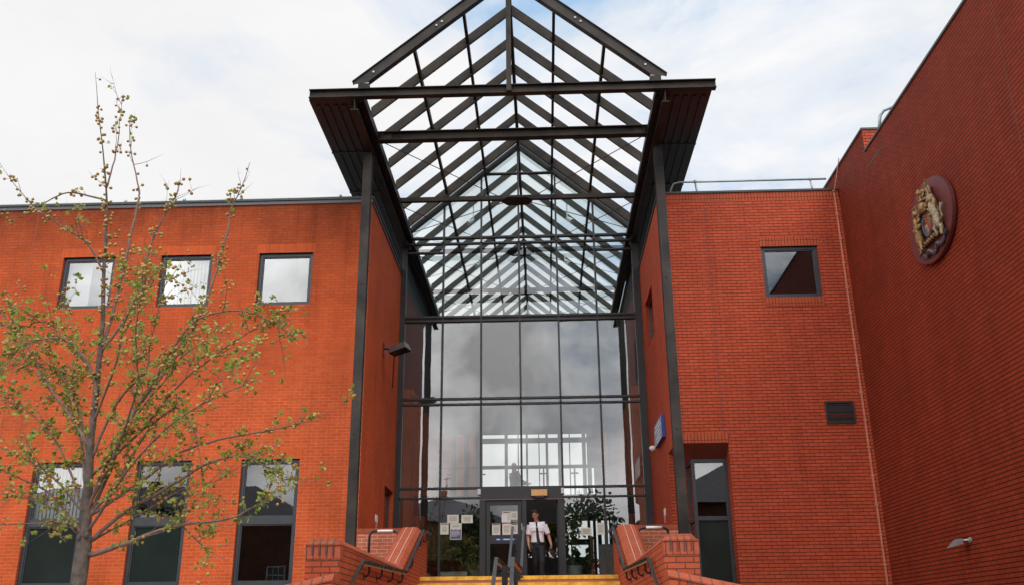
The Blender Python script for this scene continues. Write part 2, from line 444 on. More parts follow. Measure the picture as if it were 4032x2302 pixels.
def grab_rail(xa, xb, label):
    t = thing('grab_rail', label, 'handrail', ((xa + xb) / 2, 20.7, 2.6), 'hooped grab rails by the landing walls')
    y = 20.72; z = 3.66; r = .12
    pts = [(xa, y, 2.7), (xa, y, z - r)] + [(xa + r - r * math.cos(a), y, z - r + r * math.sin(a)) for a in [math.pi / 2 * k / 5 for k in range(1, 6)]]
    pts += [(xb - r + r * math.sin(a), y, z - r + r * math.cos(a)) for a in [math.pi / 2 * k / 5 for k in range(0, 6)]] + [(xb, y, 2.7)]
    m = MB(); m.tube(pts, .026, 8); m.build('rail', M['black'], t, True)
    m = MB(); d = (xb - xa); m.tube([(xa + .27 * d, y, z), (xb - .2 * d, y, z)], .029, 8); m.build('white_sleeve', M['white'], t, True)
    return t
grab_rail(-3.76, -3.13, 'black hooped rail with white band in front of the left landing wall')
grab_rail(1.98, 2.62, 'black hooped rail with white band in front of the right landing wall')

# ------------------------------------------------------------------ handrails
def wall_rail(side, label):
    x = (SX0 + .08) if side < 0 else (SX1 - .08)
    t = thing('wall_handrail', label, 'handrail', (x, 16, 2), 'black handrails fixed along the stair walls')
    line = [(x, 21.6, 3.66), (x, 20.25, 3.60), (x, 17.85, 2.63), (x, 13.6, 2.53), (x, 10.0, .95)]
    m = MB()
    for a, b in zip(line[:-1], line[1:]): m.bar(a, b, .035, .05)
    for p in line[1:-1]: m.ell(p, .028, 8, 6)
    m.build('rail', M['black'], t)
    m = MB()
    for a, b in zip(line[:-1], line[1:]):
        m.bar(Vector(a) + Vector((0, 0, .028)), Vector(b) + Vector((0, 0, .028)), .046, .008)
    m.build('worn_top', M['railtop'], t)
    m = MB(); m.bar(Vector(line[2]) - Vector((0, 0, .034)), Vector(line[3]) - Vector((0, 0, .034)), .046, .018); m.build('timber_strip', M['railunder'], t)
    wx = SX0 if side < 0 else SX1
    for y, z in ((17.4, 2.60), (16.3, 2.575), (15.2, 2.56), (14.1, 2.53), (18.7, 2.94), (19.9, 3.43), (20.9, 3.61), (12.3, 1.93)):
        b = MB()
        b.tube([(x, y, z), (x, y, z - .1), (x + .012 * side, y, z - .14), (x + .035 * side, y, z - .16), (wx, y, z - .16)], .016, 6)
        b.box(min(wx, wx - side * .012), max(wx, wx - side * .012), y - .03, y + .03, z - .2, z - .12)
        b.build('bracket', M['black'], t)
wall_rail(-1, 'black handrail on brackets along the left stair wall')
wall_rail(1, 'black handrail on brackets along the right stair wall')

t = thing('centre_handrail', 'twin black handrail on posts down the middle of the steps', 'handrail', (-.55, 20.3, 2.6))
for x in (-.675, -.445):
    line = [(x, 20.45, 3.66), (x, 18.0, 2.66), (x, 13.45, 2.53), (x, 10.3, 1.05)]
    m = MB()
    for a, b in zip(line[:-1], line[1:]): m.bar(a, b, .04, .06)
    m.ell(line[1], .03); m.ell(line[2], .03)
    r = m.build('rail', M['black'], t)
    m = MB()
    for a, b in zip(line[:-1], line[1:]): m.bar(Vector(a) + Vector((0, 0, .033)), Vector(b) + Vector((0, 0, .033)), .05, .008)
    m.build('worn_top', M['railtop'], r)
    m = MB(); m.bar((x, 17.9, 2.62), (x, 13.5, 2.497), .046, .012); m.build('timber_strip', M['railunder'], r)
for y, zt, zb in ((20.3, 3.50, 2.6), (18.3, 2.68, 1.7), (13.5, 2.45, 1.6), (11.2, 1.35, .5)):
    m = MB(); m.box(-.60, -.52, y - .03, y + .03, zb, zt); p = m.build('post', M['black'], t)
    for dz in (-.02, -.11, -.42):
        if zt + dz > zb + .1:
            m = MB(); m.box(-.70, -.42, y - .012, y + .012, zt + dz - .03, zt + dz); m.build('crossbar', M['black'], p)

# ------------------------------------------------------------------ windows
def window(parent, x0, x1, z0, z1, y, panes, fw=.075):
    """frame + panes; panes: list of (z0, z1, material, blind)"""
    f = MB()
    f.box(x0, x0 + fw, y, y + .07, z0, z1); f.box(x1 - fw, x1, y, y + .07, z0, z1)
    f.box(x0 + fw, x1 - fw, y, y + .07, z1 - fw, z1); f.box(x0 + fw, x1 - fw, y, y + .07, z0, z0 + fw)
    # inner sash step
    s = .028
    for a, b, *_ in panes:
        f.box(x0 + fw, x0 + fw + s, y + .02, y + .06, a, b); f.box(x1 - fw - s, x1 - fw, y + .02, y + .06, a, b)
        f.box(x0 + fw + s, x1 - fw - s, y + .02, y + .06, b - s, b); f.box(x0 + fw + s, x1 - fw - s, y + .02, y + .06, a, a + s)
    zs = sorted(panes)
    for (a0, b0, *_), (a1, b1, *_) in zip(zs[:-1], zs[1:]): f.box(x0 + fw, x1 - fw, y - .004, y + .07, b0, a1)
    fo = f.build('window', M['frame'], parent)
    for a, b, mat, blind in panes:
        p = MB(); p.quad((x0 + fw + .01, y + .045, a), (x1 - fw - .01, y + .045, a), (x1 - fw - .01, y + .045, b), (x0 + fw + .01, y + .045, b))
        p.build('pane', mat, fo)
        if blind == 'slats':
            q = MB(); n = 13
            for k in range(n):
                xa = x0 + fw + (x1 - x0 - 2 * fw) * k / n; xb = x0 + fw + (x1 - x0 - 2 * fw) * (k + 1) / n
                q.bar((xa + .045, y + .16, a), (xa + .045, y + .16, b), .082, .004, up=(.45, 1, 0))
            q.build('blind', M['blind'], fo)
        elif blind == 'half':
            q = MB(); xm = x0 + .5 * (x1 - x0); q.box(x0 + fw, xm, y + .15, y + .16, a, b); q.build('blind', M['blind'], fo)
        elif blind == 'full':
            q = MB(); q.box(x0 + fw, x1 - fw, y + .15, y + .16, a, b); q.build('blind', M['blind'], fo)
        elif blind == 'sill_box':
            q = MB(); q.box(x0 + fw + .05, x0 + .5, y + .15, y + .3, a, a + .1); q.build('sill_box', M['white'], fo)
    return fo

# ------------------------------------------------------------------ left block
LBk = thing('brick_building', 'orange brick block on the left with square upper windows', 'building', (-10, 24, 0))
UW = [(-11.53, -10.25), (-9.13, -7.87), (-6.74, -5.44)]
LW = [(-11.46, -10.20), (-9.11, -7.87), (-6.74, -5.43)]
holes = [(a, b, 8.92, 10.235) for a, b in UW] + [(a, b, 1.6, 5.28) for a, b in LW]
m = MB(); wall(m, 'Y', YF, -20, XL, -.1, 11.53, holes, .13)
m.build('front_wall', M['brickL'], LBk)
m = MB(); wall(m, 'X', XL, YF, YG - .01, -.1, 11.53, [(24.32, 25.72, 2.7, 5.16)], -.12)
m.quad((XL, 27.0, 2), (XL, 40, 2), (XL, 40, 11.53), (XL, 27.0, 11.53))
m.build('return_wall', M['brickL_in'], LBk)
m = MB(); m.quad((-20, YF, -.1), (-20, 40, -.1), (-20, 40, 11.53), (-20, YF, 11.53)); m.quad((-20, 40, -.1), (XL, 40, -.1), (XL, 40, 11.53), (-20, 40, 11.53))
m.build('rear_wall', M['brickL_in'], LBk)
m = MB(); m.quad((-20, YF + .05, 11.45), (XL - .05, YF + .05, 11.45), (XL - .05, 40, 11.45), (-20, 40, 11.45)); m.build('roof', M['roof'], LBk)
m = MB(); m.box(-20, XL + .03, YF - .03, YF + .2, 11.515, 11.60); m.box(XL - .17, XL + .03, YF + .2, 26, 11.515, 11.60); m.build('fascia', M['fascia'], LBk)
m = MB(); m.box(-20, XL + .06, YF - .06, YF + .25, 11.602, 11.655); m.box(XL - .2, XL + .06, YF + .25, 26, 11.602, 11.655); m.build('flashing', M['flash'], LBk)
for a, b in UW + LW:
    z = 10.235 if (a, b) in UW else 5.28
    m = MB(); m.box(a - .06, b + .06, YF - .003, YF + .1, z, z + .225); m.build('soldier_course', M['soldL'], LBk)
m = MB(); m.box(-12.35, -12.335, YF - .002, YF + .02, 0, 11.5); m.build('expansion_joint', plain('dark_sealant', (.28, .07, .035), .8), LBk)
window(LBk, *UW[0], 8.92, 10.235, YF + .07, [(8.995, 10.16, M['glassmirror'], 'half')])
window(LBk, *UW[1], 8.92, 10.235, YF + .07, [(8.995, 10.16, M['glassmirror'], 'slats')])
window(LBk, *UW[2], 8.92, 10.235, YF + .07, [(8.995, 10.16, M['glassmirror'], None)])
for i, (a, b) in enumerate(LW):
    top = M['glassmirror'] if i == 0 else M['glassdark']
    window(LBk, a, b, 1.6, 5.28, YF + .07, [(4.03, 5.205, top, ('slats', 'sill_box', None)[i]), (2.66, 3.87, M['panel'] if i < 2 else M['glassdark'], None), (1.675, 2.57, M['panel'], None)])
# window in the return wall
f = MB(); X = XL - .10
f.box(X - .06, X, 24.32, 24.4, 2.7, 5.16); f.box(X - .06, X, 25.64, 25.72, 2.7, 5.16); f.box(X - .06, X, 24.4, 25.64, 5.08, 5.16); f.box(X - .06, X, 24.4, 25.64, 3.9, 3.98)
w = f.build('window', M['frame'], LBk)
p = MB(); p.quad((X - .03, 24.4, 2.7), (X - .03, 25.64, 2.7), (X - .03, 25.64, 5.08), (X - .03, 24.4, 5.08)); p.build('pane', M['glassdark'], w)

# ------------------------------------------------------------------ right block
RBk = thing('brick_building', 'red brick block with dark joints right of the glass entrance, one small upper window', 'building', (5, 24, 0))
NX, NY, NZ = 4.095, 22.15, 5.49      # corner recess
m = MB()
wall(m, 'Y', YF, NX, XW, -.1, 11.33, [(5.25, 6.575, 8.855, 10.125)], .13)
wall(m, 'Y', YF, XR, NX, NZ, 11.33)
m.quad((NX, YF, -.1), (NX, YF + .45, -.1), (NX, YF + .45, NZ), (NX, YF, NZ))
m.build('front_wall', M['brickR'], RBk)
m = MB()
wall(m, 'X', XR, NY, YG - .01, -.1, 11.55, [(23.4, 25.05, 8.80, 10.12)], .13)
wall(m, 'X', XR, YF, NY, NZ, 11.55)
m.quad((XR, 27.0, 2), (XR, 40, 2), (XR, 40, 11.55), (XR, 27.0, 11.55))
m.quad((XR, NY, -.1), (XR + .45, NY, -.1), (XR + .45, NY, NZ), (XR, NY, NZ))
m.build('return_wall', M['brickR'], RBk)
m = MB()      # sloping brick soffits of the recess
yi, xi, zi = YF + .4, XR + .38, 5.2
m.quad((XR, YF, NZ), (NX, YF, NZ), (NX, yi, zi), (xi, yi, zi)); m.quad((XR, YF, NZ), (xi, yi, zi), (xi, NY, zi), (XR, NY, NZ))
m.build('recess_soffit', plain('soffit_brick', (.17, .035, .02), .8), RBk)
m = MB(); m.box(XR + .001, XW - .01, YF + .002, YF + .2, 11.33, 11.55) ; m.build('parapet_course', M['soldR'], RBk)
m = MB(); m.box(XR - .03, XW - .01, YF - .03, YF + .3, 11.552, 11.60); m.box(XR - .03, XR + .3, YF + .3, 26, 11.552, 11.60); m.build('flashing', M['flash'], RBk)
m = MB(); m.quad((XR + .05, YF + .05, 11.3), (XW + 6, YF + .05, 11.3), (XW + 6, 40, 11.3), (XR + .05, 40, 11.3)); m.build('roof', M['roof'], RBk)
m = MB(); m.quad((XR, 40, -.1), (XW + 6, 40, -.1), (XW + 6, 40, 11.3), (XR, 40, 11.3)); m.build('rear_wall', M['brickR'], RBk)
m = MB(); m.box(5.2, 6.63, YF - .003, YF + .1, 10.125, 10.35); m.build('soldier_course', M['soldR'], RBk)
m = MB(); m.box(5.25 - .01, 6.585, YF - .012, YF + .12, 8.64, 8.853); m.build('soldier_course', M['soldR'], RBk)
m = MB(); m.box(XR - .003, NX + .02, YF - .003, YF + .1, NZ, NZ + .225); m.build('soldier_course', M['soldR'], RBk)
m = MB(); m.box(3.99, 4.002, YF - .002, YF + .02, NZ + .23, 11.33); m.build('expansion_joint', M['inkdark'], RBk)
m = MB()
for k in range(4):
    m.box(4.42 + .9 * k, 4.434 + .9 * k, YF - .002, YF + .02, 2.79, 2.855)
for k in range(2): m.box(4.62 + 1.0 * k, 4.634 + 1.0 * k, YF - .002, YF + .02, 5.98, 6.045)
m.build('weep_hole', M['louvre'], RBk)
window(RBk, 5.25, 6.575, 8.855, 10.125, YF + .06, [(8.93, 10.05, M['glassdark'], None)])
# corner window in the recess
f = MB(); a, b = xi, NX - .003
for (z0, z1) in ((1.4, 3.86), (3.95, 5.2)):
    f.box(a, a + .075, yi, yi + .07, z0, z1); f.box(b - .075, b, yi, yi + .07, z0, z1)
f.box(a, b, yi - .003, yi + .07, 3.86, 3.95); f.box(a + .075, b - .075, yi, yi + .07, 5.125, 5.2)
f.box(a - .003, a + .07, yi + .07, NY, 5.125, 5.2); f.box(a - .003, a + .07, yi + .07, NY, 3.86, 3.95); f.box(a - .003, a + .07, NY - .07, NY, 1.4, 5.2)
w = f.build('window', M['frame'], RBk)
p = MB(); p.quad((a + .07, yi + .04, 3.95), (b - .07, yi + .04, 3.95), (b - .07, yi + .04, 5.13), (a + .07, yi + .04, 5.13)); p.build('pane', M['glassdark'], w)
p = MB(); p.quad((a + .07, yi + .04, 1.4), (b - .07, yi + .04, 1.4), (b - .07, yi + .04, 3.87), (a + .07, yi + .04, 3.87)); p.build('pane', M['panel'], w)
p = MB(); p.quad((a + .03, yi + .07, 1.4), (a + .03, NY - .07, 1.4), (a + .03, NY - .07, 5.13), (a + .03, yi + .07, 5.13)); p.build('pane', M['glassdark'], w)
# window in the return wall
f = MB(); X = XR + .10
f.box(X, X + .06, 23.4, 23.47, 8.8, 10.12); f.box(X, X + .06, 24.98, 25.05, 8.8, 10.12); f.box(X, X + .06, 23.47, 24.98, 10.05, 10.12); f.box(X, X + .06, 23.47, 24.98, 8.8, 8.87)
w = f.build('window', M['frame'], RBk)
p = MB(); p.quad((X + .03, 23.47, 8.87), (X + .03, 24.98, 8.87), (X + .03, 24.98, 10.05), (X + .03, 23.47, 10.05)); p.build('pane', M['glassdark'], w)
# louvred vent
v = MB(); x0, x1, z0, z1 = 6.30, 6.93, 5.87, 6.375
v.box(x0, x0 + .04, YF - .03, YF + .02, z0, z1); v.box(x1 - .04, x1, YF - .03, YF + .02, z0, z1); v.box(x0 + .04, x1 - .04, YF - .03, YF + .02, z1 - .04, z1); v.box(x0 + .04, x1 - .04, YF - .03, YF + .02, z0, z0 + .04)
for k in range(8):
    z = z0 + .06 + k * .052
    v.hexa([(x0 + .04, YF - .026, z), (x1 - .04, YF - .026, z), (x1 - .04, YF - .004, z + .034), (x0 + .04, YF - .004, z + .034), (x0 + .04, YF - .026, z + .006), (x1 - .04, YF - .026, z + .006), (x1 - .04, YF - .004, z + .04), (x0 + .04, YF - .004, z + .04)])
v.build('vent', M['louvre'], RBk)

# ------------------------------------------------------------------ tall wing on the right
WG = thing('brick_building', 'tall red brick wing at the far right, carrying the coat of arms', 'building', (12, 14, 0))
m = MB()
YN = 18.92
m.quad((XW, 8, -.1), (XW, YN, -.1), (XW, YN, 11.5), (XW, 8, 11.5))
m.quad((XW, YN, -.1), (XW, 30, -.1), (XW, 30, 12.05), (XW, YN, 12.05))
m.build('side_wall', M['brickR_shaded'], WG)
m = MB(); m.quad((XW, YN, 11.3), (14, YN, 11.3), (14, YN, 12.05), (XW, YN, 12.05)); m.quad((XW, 8, -.1), (20, 8, -.1), (20, 8, 11.5), (XW, 8, 11.5)); m.quad((20, 8, -.1), (20, 40, -.1), (20, 40, 12), (20, 8, 12))
m.build('end_wall', M['brickR'], WG)
m = MB(); m.box(XW - .025, XW + .3, 8, YN - .002, 11.502, 11.55); m.box(XW - .025, XW + .3, YN - .025, 30, 12.052, 12.10); m.box(XW + .3, 14, YN - .025, YN + .3, 12.052, 12.10); m.build('flashing', M['flash'], WG)
m = MB(); m.quad((XW + .1, 8, 11.35), (20, 8, 11.35), (20, YN, 11.35), (XW + .1, YN, 11.35)); m.quad((XW + .1, YN, 11.9), (20, YN, 11.9), (20, 40, 11.9), (XW + .1, 40, 11.9)); m.build('roof', M['roof'], WG)
m = MB(); m.box(XW - .002, XW + .02, 12.84, 12.855, 0, 11.49); m.build('expansion_joint', M['inkdark'], WG)
m = MB(); m.box(XW - .004, XW + .02, 18.0, 18.95, 11.10, 11.125); m.build('slot', M['louvre'], WG)
m = MB(); m.tube([(XW + .5, YN - .05, 11.45), (XW + .5, YN - .05, 12.15)], .03, 8); m.build('downpipe', M['white'], WG, True)

# ------------------------------------------------------------------ lightning tape
t = thing('lightning_conductor', 'thin terracotta coloured conductor tape in the corner beside the tall wing', 'cable', (7.14, YF, 0))
m = MB(); x = 7.14
m.bar((x, YF - .012, -.05), (x, YF - .012, 11.5), .035, .012, up=(0, 1, 0)); m.bar((x, YF - .03, 11.5), (7.235, YF - .4, 12.2), .035, .012, up=(1, 0, 0)); m.build('tape', M['copper'], t)
for k in range(17):
    z = 1.6 + k * .62
    m = MB(); m.box(x - .04, x + .04, YF - .022, YF, z, z + .03); m.build('clip', M['copper'], t)

# ------------------------------------------------------------------ roof guard rails
t = thing('roof_guard_rail', 'galvanised tube guard rail with curved end on the right roof', 'guard rail', (5.2, 21.2, 11.6), 'guard rails on the flat roofs')
m = MB(); m.tube([(3.28, 21.5, 11.6), (3.30, 21.35, 11.85), (3.36, 21.22, 11.96), (3.5, 21.2, 11.985), (7.08, 21.2, 11.985)], .026, 8); m.build('rail', M['galv'], t, True)
for x in (3.88, 6.69):
    m = MB(); m.tube([(x + .04, 21.2, 11.55), (x, 21.2, 12.0)], .024, 8); m.ell((x, 21.2, 11.99), (.045, .045, .05)); m.build('post', M['galv'], t, True)
t = thing('roof_guard_rail', 'low galvanised guard rail above the grey fascia of the left block', 'guard rail', (-10, 21.35, 11.6), 'guard rails on the flat roofs')
m = MB(); m.tube([(-19, 21.35, 11.86), (-4.45, 21.35, 11.86)], .026, 8); m.build('rail', M['galv'], t, True)
for x in (-12.7, -10.4, -8.9, -7.45, -4.95):
    m = MB(); m.tube([(x, 21.35, 11.5), (x, 21.35, 11.9)], .024, 8); m.ell((x, 21.35, 11.89), (.045, .045, .05)); m.build('post', M['galv'], t, True)
t = thing('ladder_hoop', 'grey bent tube handrail at the step in the tall wing roof', 'handrail', (7.6, 19.2, 11.6))
m = MB(); m.tube([(7.62, 19.0, 11.9), (7.72, 18.95, 12.42), (7.8, 18.9, 12.52), (8.0, 18.8, 12.56), (8.4, 18.5, 12.56), (8.6, 18.4, 11.4)], .035, 8); m.build('tube', M['galv'], t, True)

# ------------------------------------------------------------------ entrance canopy
CAN = thing('entrance_canopy', 'dark steel gabled canopy frame on two tall columns over the stairs', 'canopy', (X0, 20, 0))
XC = 3.43
def ibeam(name, p, q, w, h, tf=.018, tw=.014, mat=None, parent=CAN, up=(0, 0, 1)):
    p = Vector(p); q = Vector(q); d = (q - p).normalized(); upv = Vector(up)
    sd = d.cross(upv).normalized(); u = sd.cross(d).normalized()
    m = MB()
    o = u * (h / 2 - tf / 2)
    m.bar(p + o, q + o, w, tf, up); m.bar(p - o, q - o, w, tf, up); m.bar(p, q, tw, h - 2 * tf, up)
    return m.build(name, mat or M['steel'], parent)
for sx in (-1, 1):
    x = X0 + sx * XC
    c = ibeam('column', (x, 20.0, .2), (x, 20.0, 12.35), .2, .2, .02, .016, M['steel2'], CAN, up=(0, 1, 0))
    m = MB()
    for z in (5.6, 9.0): m.box(x - .03, x - .005, 19.88, 19.9, z, z + .02)
    m.build('bolt', M['steel'], c)
    xb = X0 + sx * 3.39
    ibeam('side_beam', (xb, 17.98, 12.5), (xb, 26.0, 12.5), .18, .3)
    # eaves plate carrying the rafter feet
    m = MB(); xe = X0 + sx * 3.25
    m.bar((xe, 18.1, 12.82), (xe, 34, 12.82), .04, .24); 
    for y in [18.1 + k * .64 for k in range(13)]: m.box(min(xe, xe + sx * .12), max(xe, xe + sx * .12), y, y + .012, 12.62, 12.86)
    m.build('eaves_plate', M['steel2'], CAN)
    # overhanging soffit deck with ribs
    m = MB(); xo = X0 + sx * 4.42; xn = X0 + sx * 3.2
    m.box(min(xo, xn), max(xo, xn), 18.06, 30, 12.652, 12.70)
    for k in range(6):
        xx = xn + (xo - xn) * (k + .5) / 6.3
        m.box(xx - .05, xx + .05, 18.25, 29.9, 12.628, 12.652)
    m.box(min(xo, xn), max(xo, xn), 20.4, 20.47, 12.615, 12.628); m.box(min(xo, xn), max(xo, xn), 22.6, 22.67, 12.615, 12.628)
    m.build('soffit', M['soffit'], CAN)
ibeam('front_beam', (X0 - 4.4, 18.0, 12.755), (X0 + 4.5, 18.0, 12.755), .16, .21)
ibeam('cross_beam', (X0 - 3.36, 20.1, 12.83), (X0 + 3.36, 20.1, 12.83), .2, .235)
for sx in (-1, 1):
    for dx in (3.2, 2.9):
        m = MB()
        for dz in (-.05, .05):
            for ex in (0, .08): m.tube([(X0 + sx * (dx - ex), 20.0 - .0, 12.83 + dz), (X0 + sx * (dx - ex), 19.985 + .06, 12.83 + dz)], .013, 6)
        if dx > 3: m.box(X0 + sx * 3.05 - .14, X0 + sx * 3.05 + .14, 20.08, 20.092, 12.74, 12.92); m.build('splice_plate', M['steel2'], CAN)
def tie_beam(y, parent):
    m = MB(); m.box(X0 - 3.25, X0 + 3.25, y - .06, y + .06, 12.84, 12.96); tb = m.build('tie_beam', M['steel'], parent)
    m = MB(); m.prism([(-.43, -.05), (-.27, -.27), (.27, -.27), (.43, -.05), (.43, .05), (.27, .27), (-.27, .27), (-.43, .05)], lambda u, v, w: (X0 + u, y + v, w), 12.80, 12.835); m.build('gusset', M['steel'], tb)
    for sx in (-1, 1):
        for ye in (y - 3.65, y + 2.15):
            m = MB(); m.tube([(X0 + sx * .34, y + (.1 if ye > y else -.1), 12.82), (X0 + sx * 3.3, ye, 12.82)], .011, 6); m.build('brace_rod', M['steel'], tb)
tie_beam(23.8, CAN)

RZ, SL = 15.97, .848          # ridge height and roof slope
def slope_pt(sx, dx, y, dz=0): return (X0 + sx * dx, y, RZ - SL * dx + dz)
def rafter(name, y, parent, w=.07, h=.215, mat=None, ext=3.28):
    nrm = 1 / math.sqrt(1 + SL * SL)
    for sx in (-1, 1):
        m = MB()
        dz = -h / 2 / nrm
        P = lambda u, v, ww: (X0 + sx * u, ww, v)
        poly = [(0, RZ), (ext, RZ - SL * ext), (ext, RZ - SL * ext - h / nrm), (0, RZ - h / nrm)]
        m.prism(poly, P, y - w / 2, y + w / 2)
        m.build(name, mat or M['steel'], parent)
YR = [19.33 + 1.28 * k for k in range(5)]
for y in YR: rafter('rafter', y, CAN)
rafter('rafter', 25.62, CAN, .09, .24)
# barge channel at the front
nrm = 1 / math.sqrt(1 + SL * SL)
for sx in (-1, 1):
    m = MB(); P = lambda u, v, w: (X0 + sx * u, w, v)
    e = 3.46
    m.prism([(0, RZ + .012), (e, RZ + .012 - SL * e), (e - .05, RZ + .02 - SL * e - .06), (e - .36, RZ + .02 - SL * (e - .36) - .325), (0, RZ - .305)], P, 17.98, 17.995)
    m.prism([(0, RZ + .02), (e, RZ + .02 - SL * e), (e, RZ - SL * e), (0, RZ)], P, 17.94, 18.10)
    m.prism([(0, RZ - .29), (e - .36, RZ + .035 - SL * (e - .36) - .325), (e - .36, RZ + .015 - SL * (e - .36) - .325), (0, RZ - .31)], P, 17.94, 18.10)
    b = m.build('barge_channel', M['steel2'], CAN)
    m = MB()
    for dx in (1.5, 1.62, 3.0):
        c = Vector(slope_pt(sx, dx, 17.975, -.14)); m.tube([c, c + Vector((0, -.02, 0))], .026, 8)
    m.build('bolt', M['galv'], b)
    m = MB(); m.box(X0 + sx * 3.2 - .12, X0 + sx * 3.2 + .12, 17.93, 18.09, 12.865, 12.98); m.build('barge_foot', M['steel'], b)
m = MB(); m.box(X0 - .055, X0 + .055, 17.86, 17.935, 12.66, RZ - .05); m.build('king_post', M['steel'], CAN)
m = MB(); m.bar((X0, 18.1, RZ - .16), (X0, 25.9, RZ - .16), .085, .26); m.build('ridge_beam', M['steel'], CAN)
for sx in (-1, 1):
    for dx in (1.03, 2.14):
        a = Vector(slope_pt(sx, dx, 18.05, -.16)); b = Vector(slope_pt(sx, dx, 25.9, -.16))
        m = MB(); m.bar(a, b, .065, .15); m.build('purlin', M['steel'], CAN)

# ------------------------------------------------------------------ glazed atrium behind the canopy
ATR = thing('glass_atrium', 'glass entrance hall with dark mullions and glazed pitched roof between the brick blocks', 'building', (X0, YG, FL))
XM = [X0 - .015 + 1.115 * k for k in range(-3, 4)]
def roof_z(x): return RZ - .3 - SL * abs(x - X0)
ZT = [5.02, 5.28, 7.62, 7.77, 10.06, 12.19, 12.47, 12.66, 14.75]
for i, x in enumerate(XM):
    w = .055
    top = min(roof_z(x), RZ - .3) if 0 < i < 6 else 12.7
    segs = [(FL, 5.02), (5.02, top)] if i not in (2, 3, 4) else [(5.28, top)]
    m = MB()
    for a, b in segs: m.box(x - w / 2, x + w / 2, YG - .07, YG + .06, a, b)
    m.build('mullion', M['mull'], ATR)
for sx in (-1, 1):
    xe = XL if sx < 0 else XR
    xm = XM[0] if sx < 0 else XM[-1]
    m = MB(); m.box(min(xe + .004 * -sx, xm), max(xe + .004 * -sx, xm), YG - .09, YG + .08, FL, 12.7); m.build('end_post', M['mull'], ATR)
def transom(z0, z1, x0, x1, d=.07):
    m = MB(); m.box(x0, x1, YG - d, YG + d - .01, z0, z1); return m.build('transom', M['mull'], ATR)
A, B = XM[0], XM[-1]
transom(5.26, 5.315, A, B, .075); transom(7.59, 7.64, A, B); transom(7.745, 7.80, A, B)
transom(10.04, 10.09, A, B, .085); transom(10.16, 10.215, A, B, .085); transom(12.45, 12.50, A, B); transom(12.635, 12.69, A, B, .075)
transom(12.17, 12.21, A, XM[1]); transom(12.17, 12.21, XM[5], B); transom(14.74, 14.78, XM[2] , XM[4])
transom(5.0, 5.045, A, XM[2]); transom(5.0, 5.045, XM[4], B)
m = MB(); m.box(A, B, YG - .055, YG + .06, 10.09, 10.16); m.build('spandrel', M['steel'], ATR)
for sx in (-1, 1):
    m = MB(); P = lambda u, v, w: (X0 + sx * u, w, v)
    m.prism([(0, RZ - .22), (3.4, RZ - .22 - SL * 3.4), (3.4, RZ - .34 - SL * 3.4), (0, RZ - .34)], P, YG - .08, YG + .07); m.build('gable_rafter', M['mull'], ATR)
# panes
def pane(x0, x1, z0, z1, mat=None):
    tw = R.uniform(-.0022, .0022); tz = R.uniform(-.0022, .0022)
    m = MB(); y = YG
    def yy(x, z): return y + tw * (x - (x0 + x1) / 2) + tz * (z - (z0 + z1) / 2)
    m.quad((x0, yy(x0, z0), z0), (x1, yy(x1, z0), z0), (x1, yy(x1, z1), z1), (x0, yy(x0, z1), z1)); m.build('pane', mat or M['glass'], ATR)
rows = [(3.0, 5.02), (5.02, 5.28), (5.28, 7.62), (7.62, 7.77), (7.77, 10.06), (10.19, 12.47), (12.47, 12.66)]
for i in range(6):
    x0, x1 = XM[i], XM[i + 1]
    for z0, z1 in rows:
        if i in (2, 3) and z1 <= 5.28: continue
        pane(x0, x1, z0, z1)
    za, zb = roof_z(x0), roof_z(x1)
    poly = [(x0, 12.66), (x1, 12.66), (x1, max(zb, 12.66)), (x0, max(za, 12.66))]
    m = MB(); m.quad(*[(x, YG + R.uniform(-.001, .001), z) for x, z in poly]); m.build('pane', M['glass'], ATR)
m = MB(); m.box(A, XM[2], YG - .07, YG + .06, FL, 3.0); m.box(XM[4], B, YG - .07, YG + .06, FL, 3.0); m.build('sill_rail', M['mull'], ATR)
# door set
m = MB()
m.box(XM[2], XM[4], YG - .12, YG + .1, 4.96, 5.262); m.box(XM[2] - .03, XM[2] + .13, YG - .11, YG + .09, FL, 4.96); m.box(XM[4] - .15, XM[4] + .03, YG - .11, YG + .09, FL, 4.96)
m.box(-.60, -.485, YG - .1, YG + .08, FL, 4.96)
df = m.build('door_frame', M['mull'], ATR)
m = MB(); m.box(XM[2] - .02, XM[4] + .02, YG - .135, YG - .12, 4.945, 4.972); m.build('drip_strip', plain('pinkish_strip', (.16, .11, .11), .5), df)
d = MB(); x0, x1 = XM[2] + .15, -.62
d.box(x0, x0 + .1, YG - .06, YG, FL + .02, 4.94); d.box(x1 - .1, x1, YG - .06, YG, FL + .02, 4.94); d.box(x0 + .1, x1 - .1, YG - .06, YG, 4.82, 4.94); d.box(x0 + .1, x1 - .1, YG - .06, YG, 3.81, 4.03); d.box(x0 + .1, x1 - .1, YG - .06, YG, FL + .02, 3.0)
dr = d.build('door', M['mull'], ATR)
p = MB(); p.quad((x0 + .1, YG - .03, 4.03), (x1 - .1, YG - .03, 4.03), (x1 - .1, YG - .03, 4.82), (x0 + .1, YG - .03, 4.82)); p.quad((x0 + .1, YG - .03, 3.0), (x1 - .1, YG - .03, 3.0), (x1 - .1, YG - .03, 3.81), (x0 + .1, YG - .03, 3.81)); p.build('door_pane', M['glassdark'], dr)
p = MB(); p.tube([(-.545, YG - .1, 4.13), (-.545, YG - .16, 4.13)], .03, 10); p.ell((-.545, YG - .17, 4.13), .035); p.build('door_knob', M['galv'], dr, True)
p = MB(); p.box(-.625, -.60, YG - .1, YG - .07, 4.15, 4.33); p.build('door_handle', M['galv'], dr)
m = MB(); m.box(-1.32, -.72, YG - .066, YG - .06, 3.89, 3.95); ds = m.build('door_sign', M['blueedge'], dr)
m = MB()
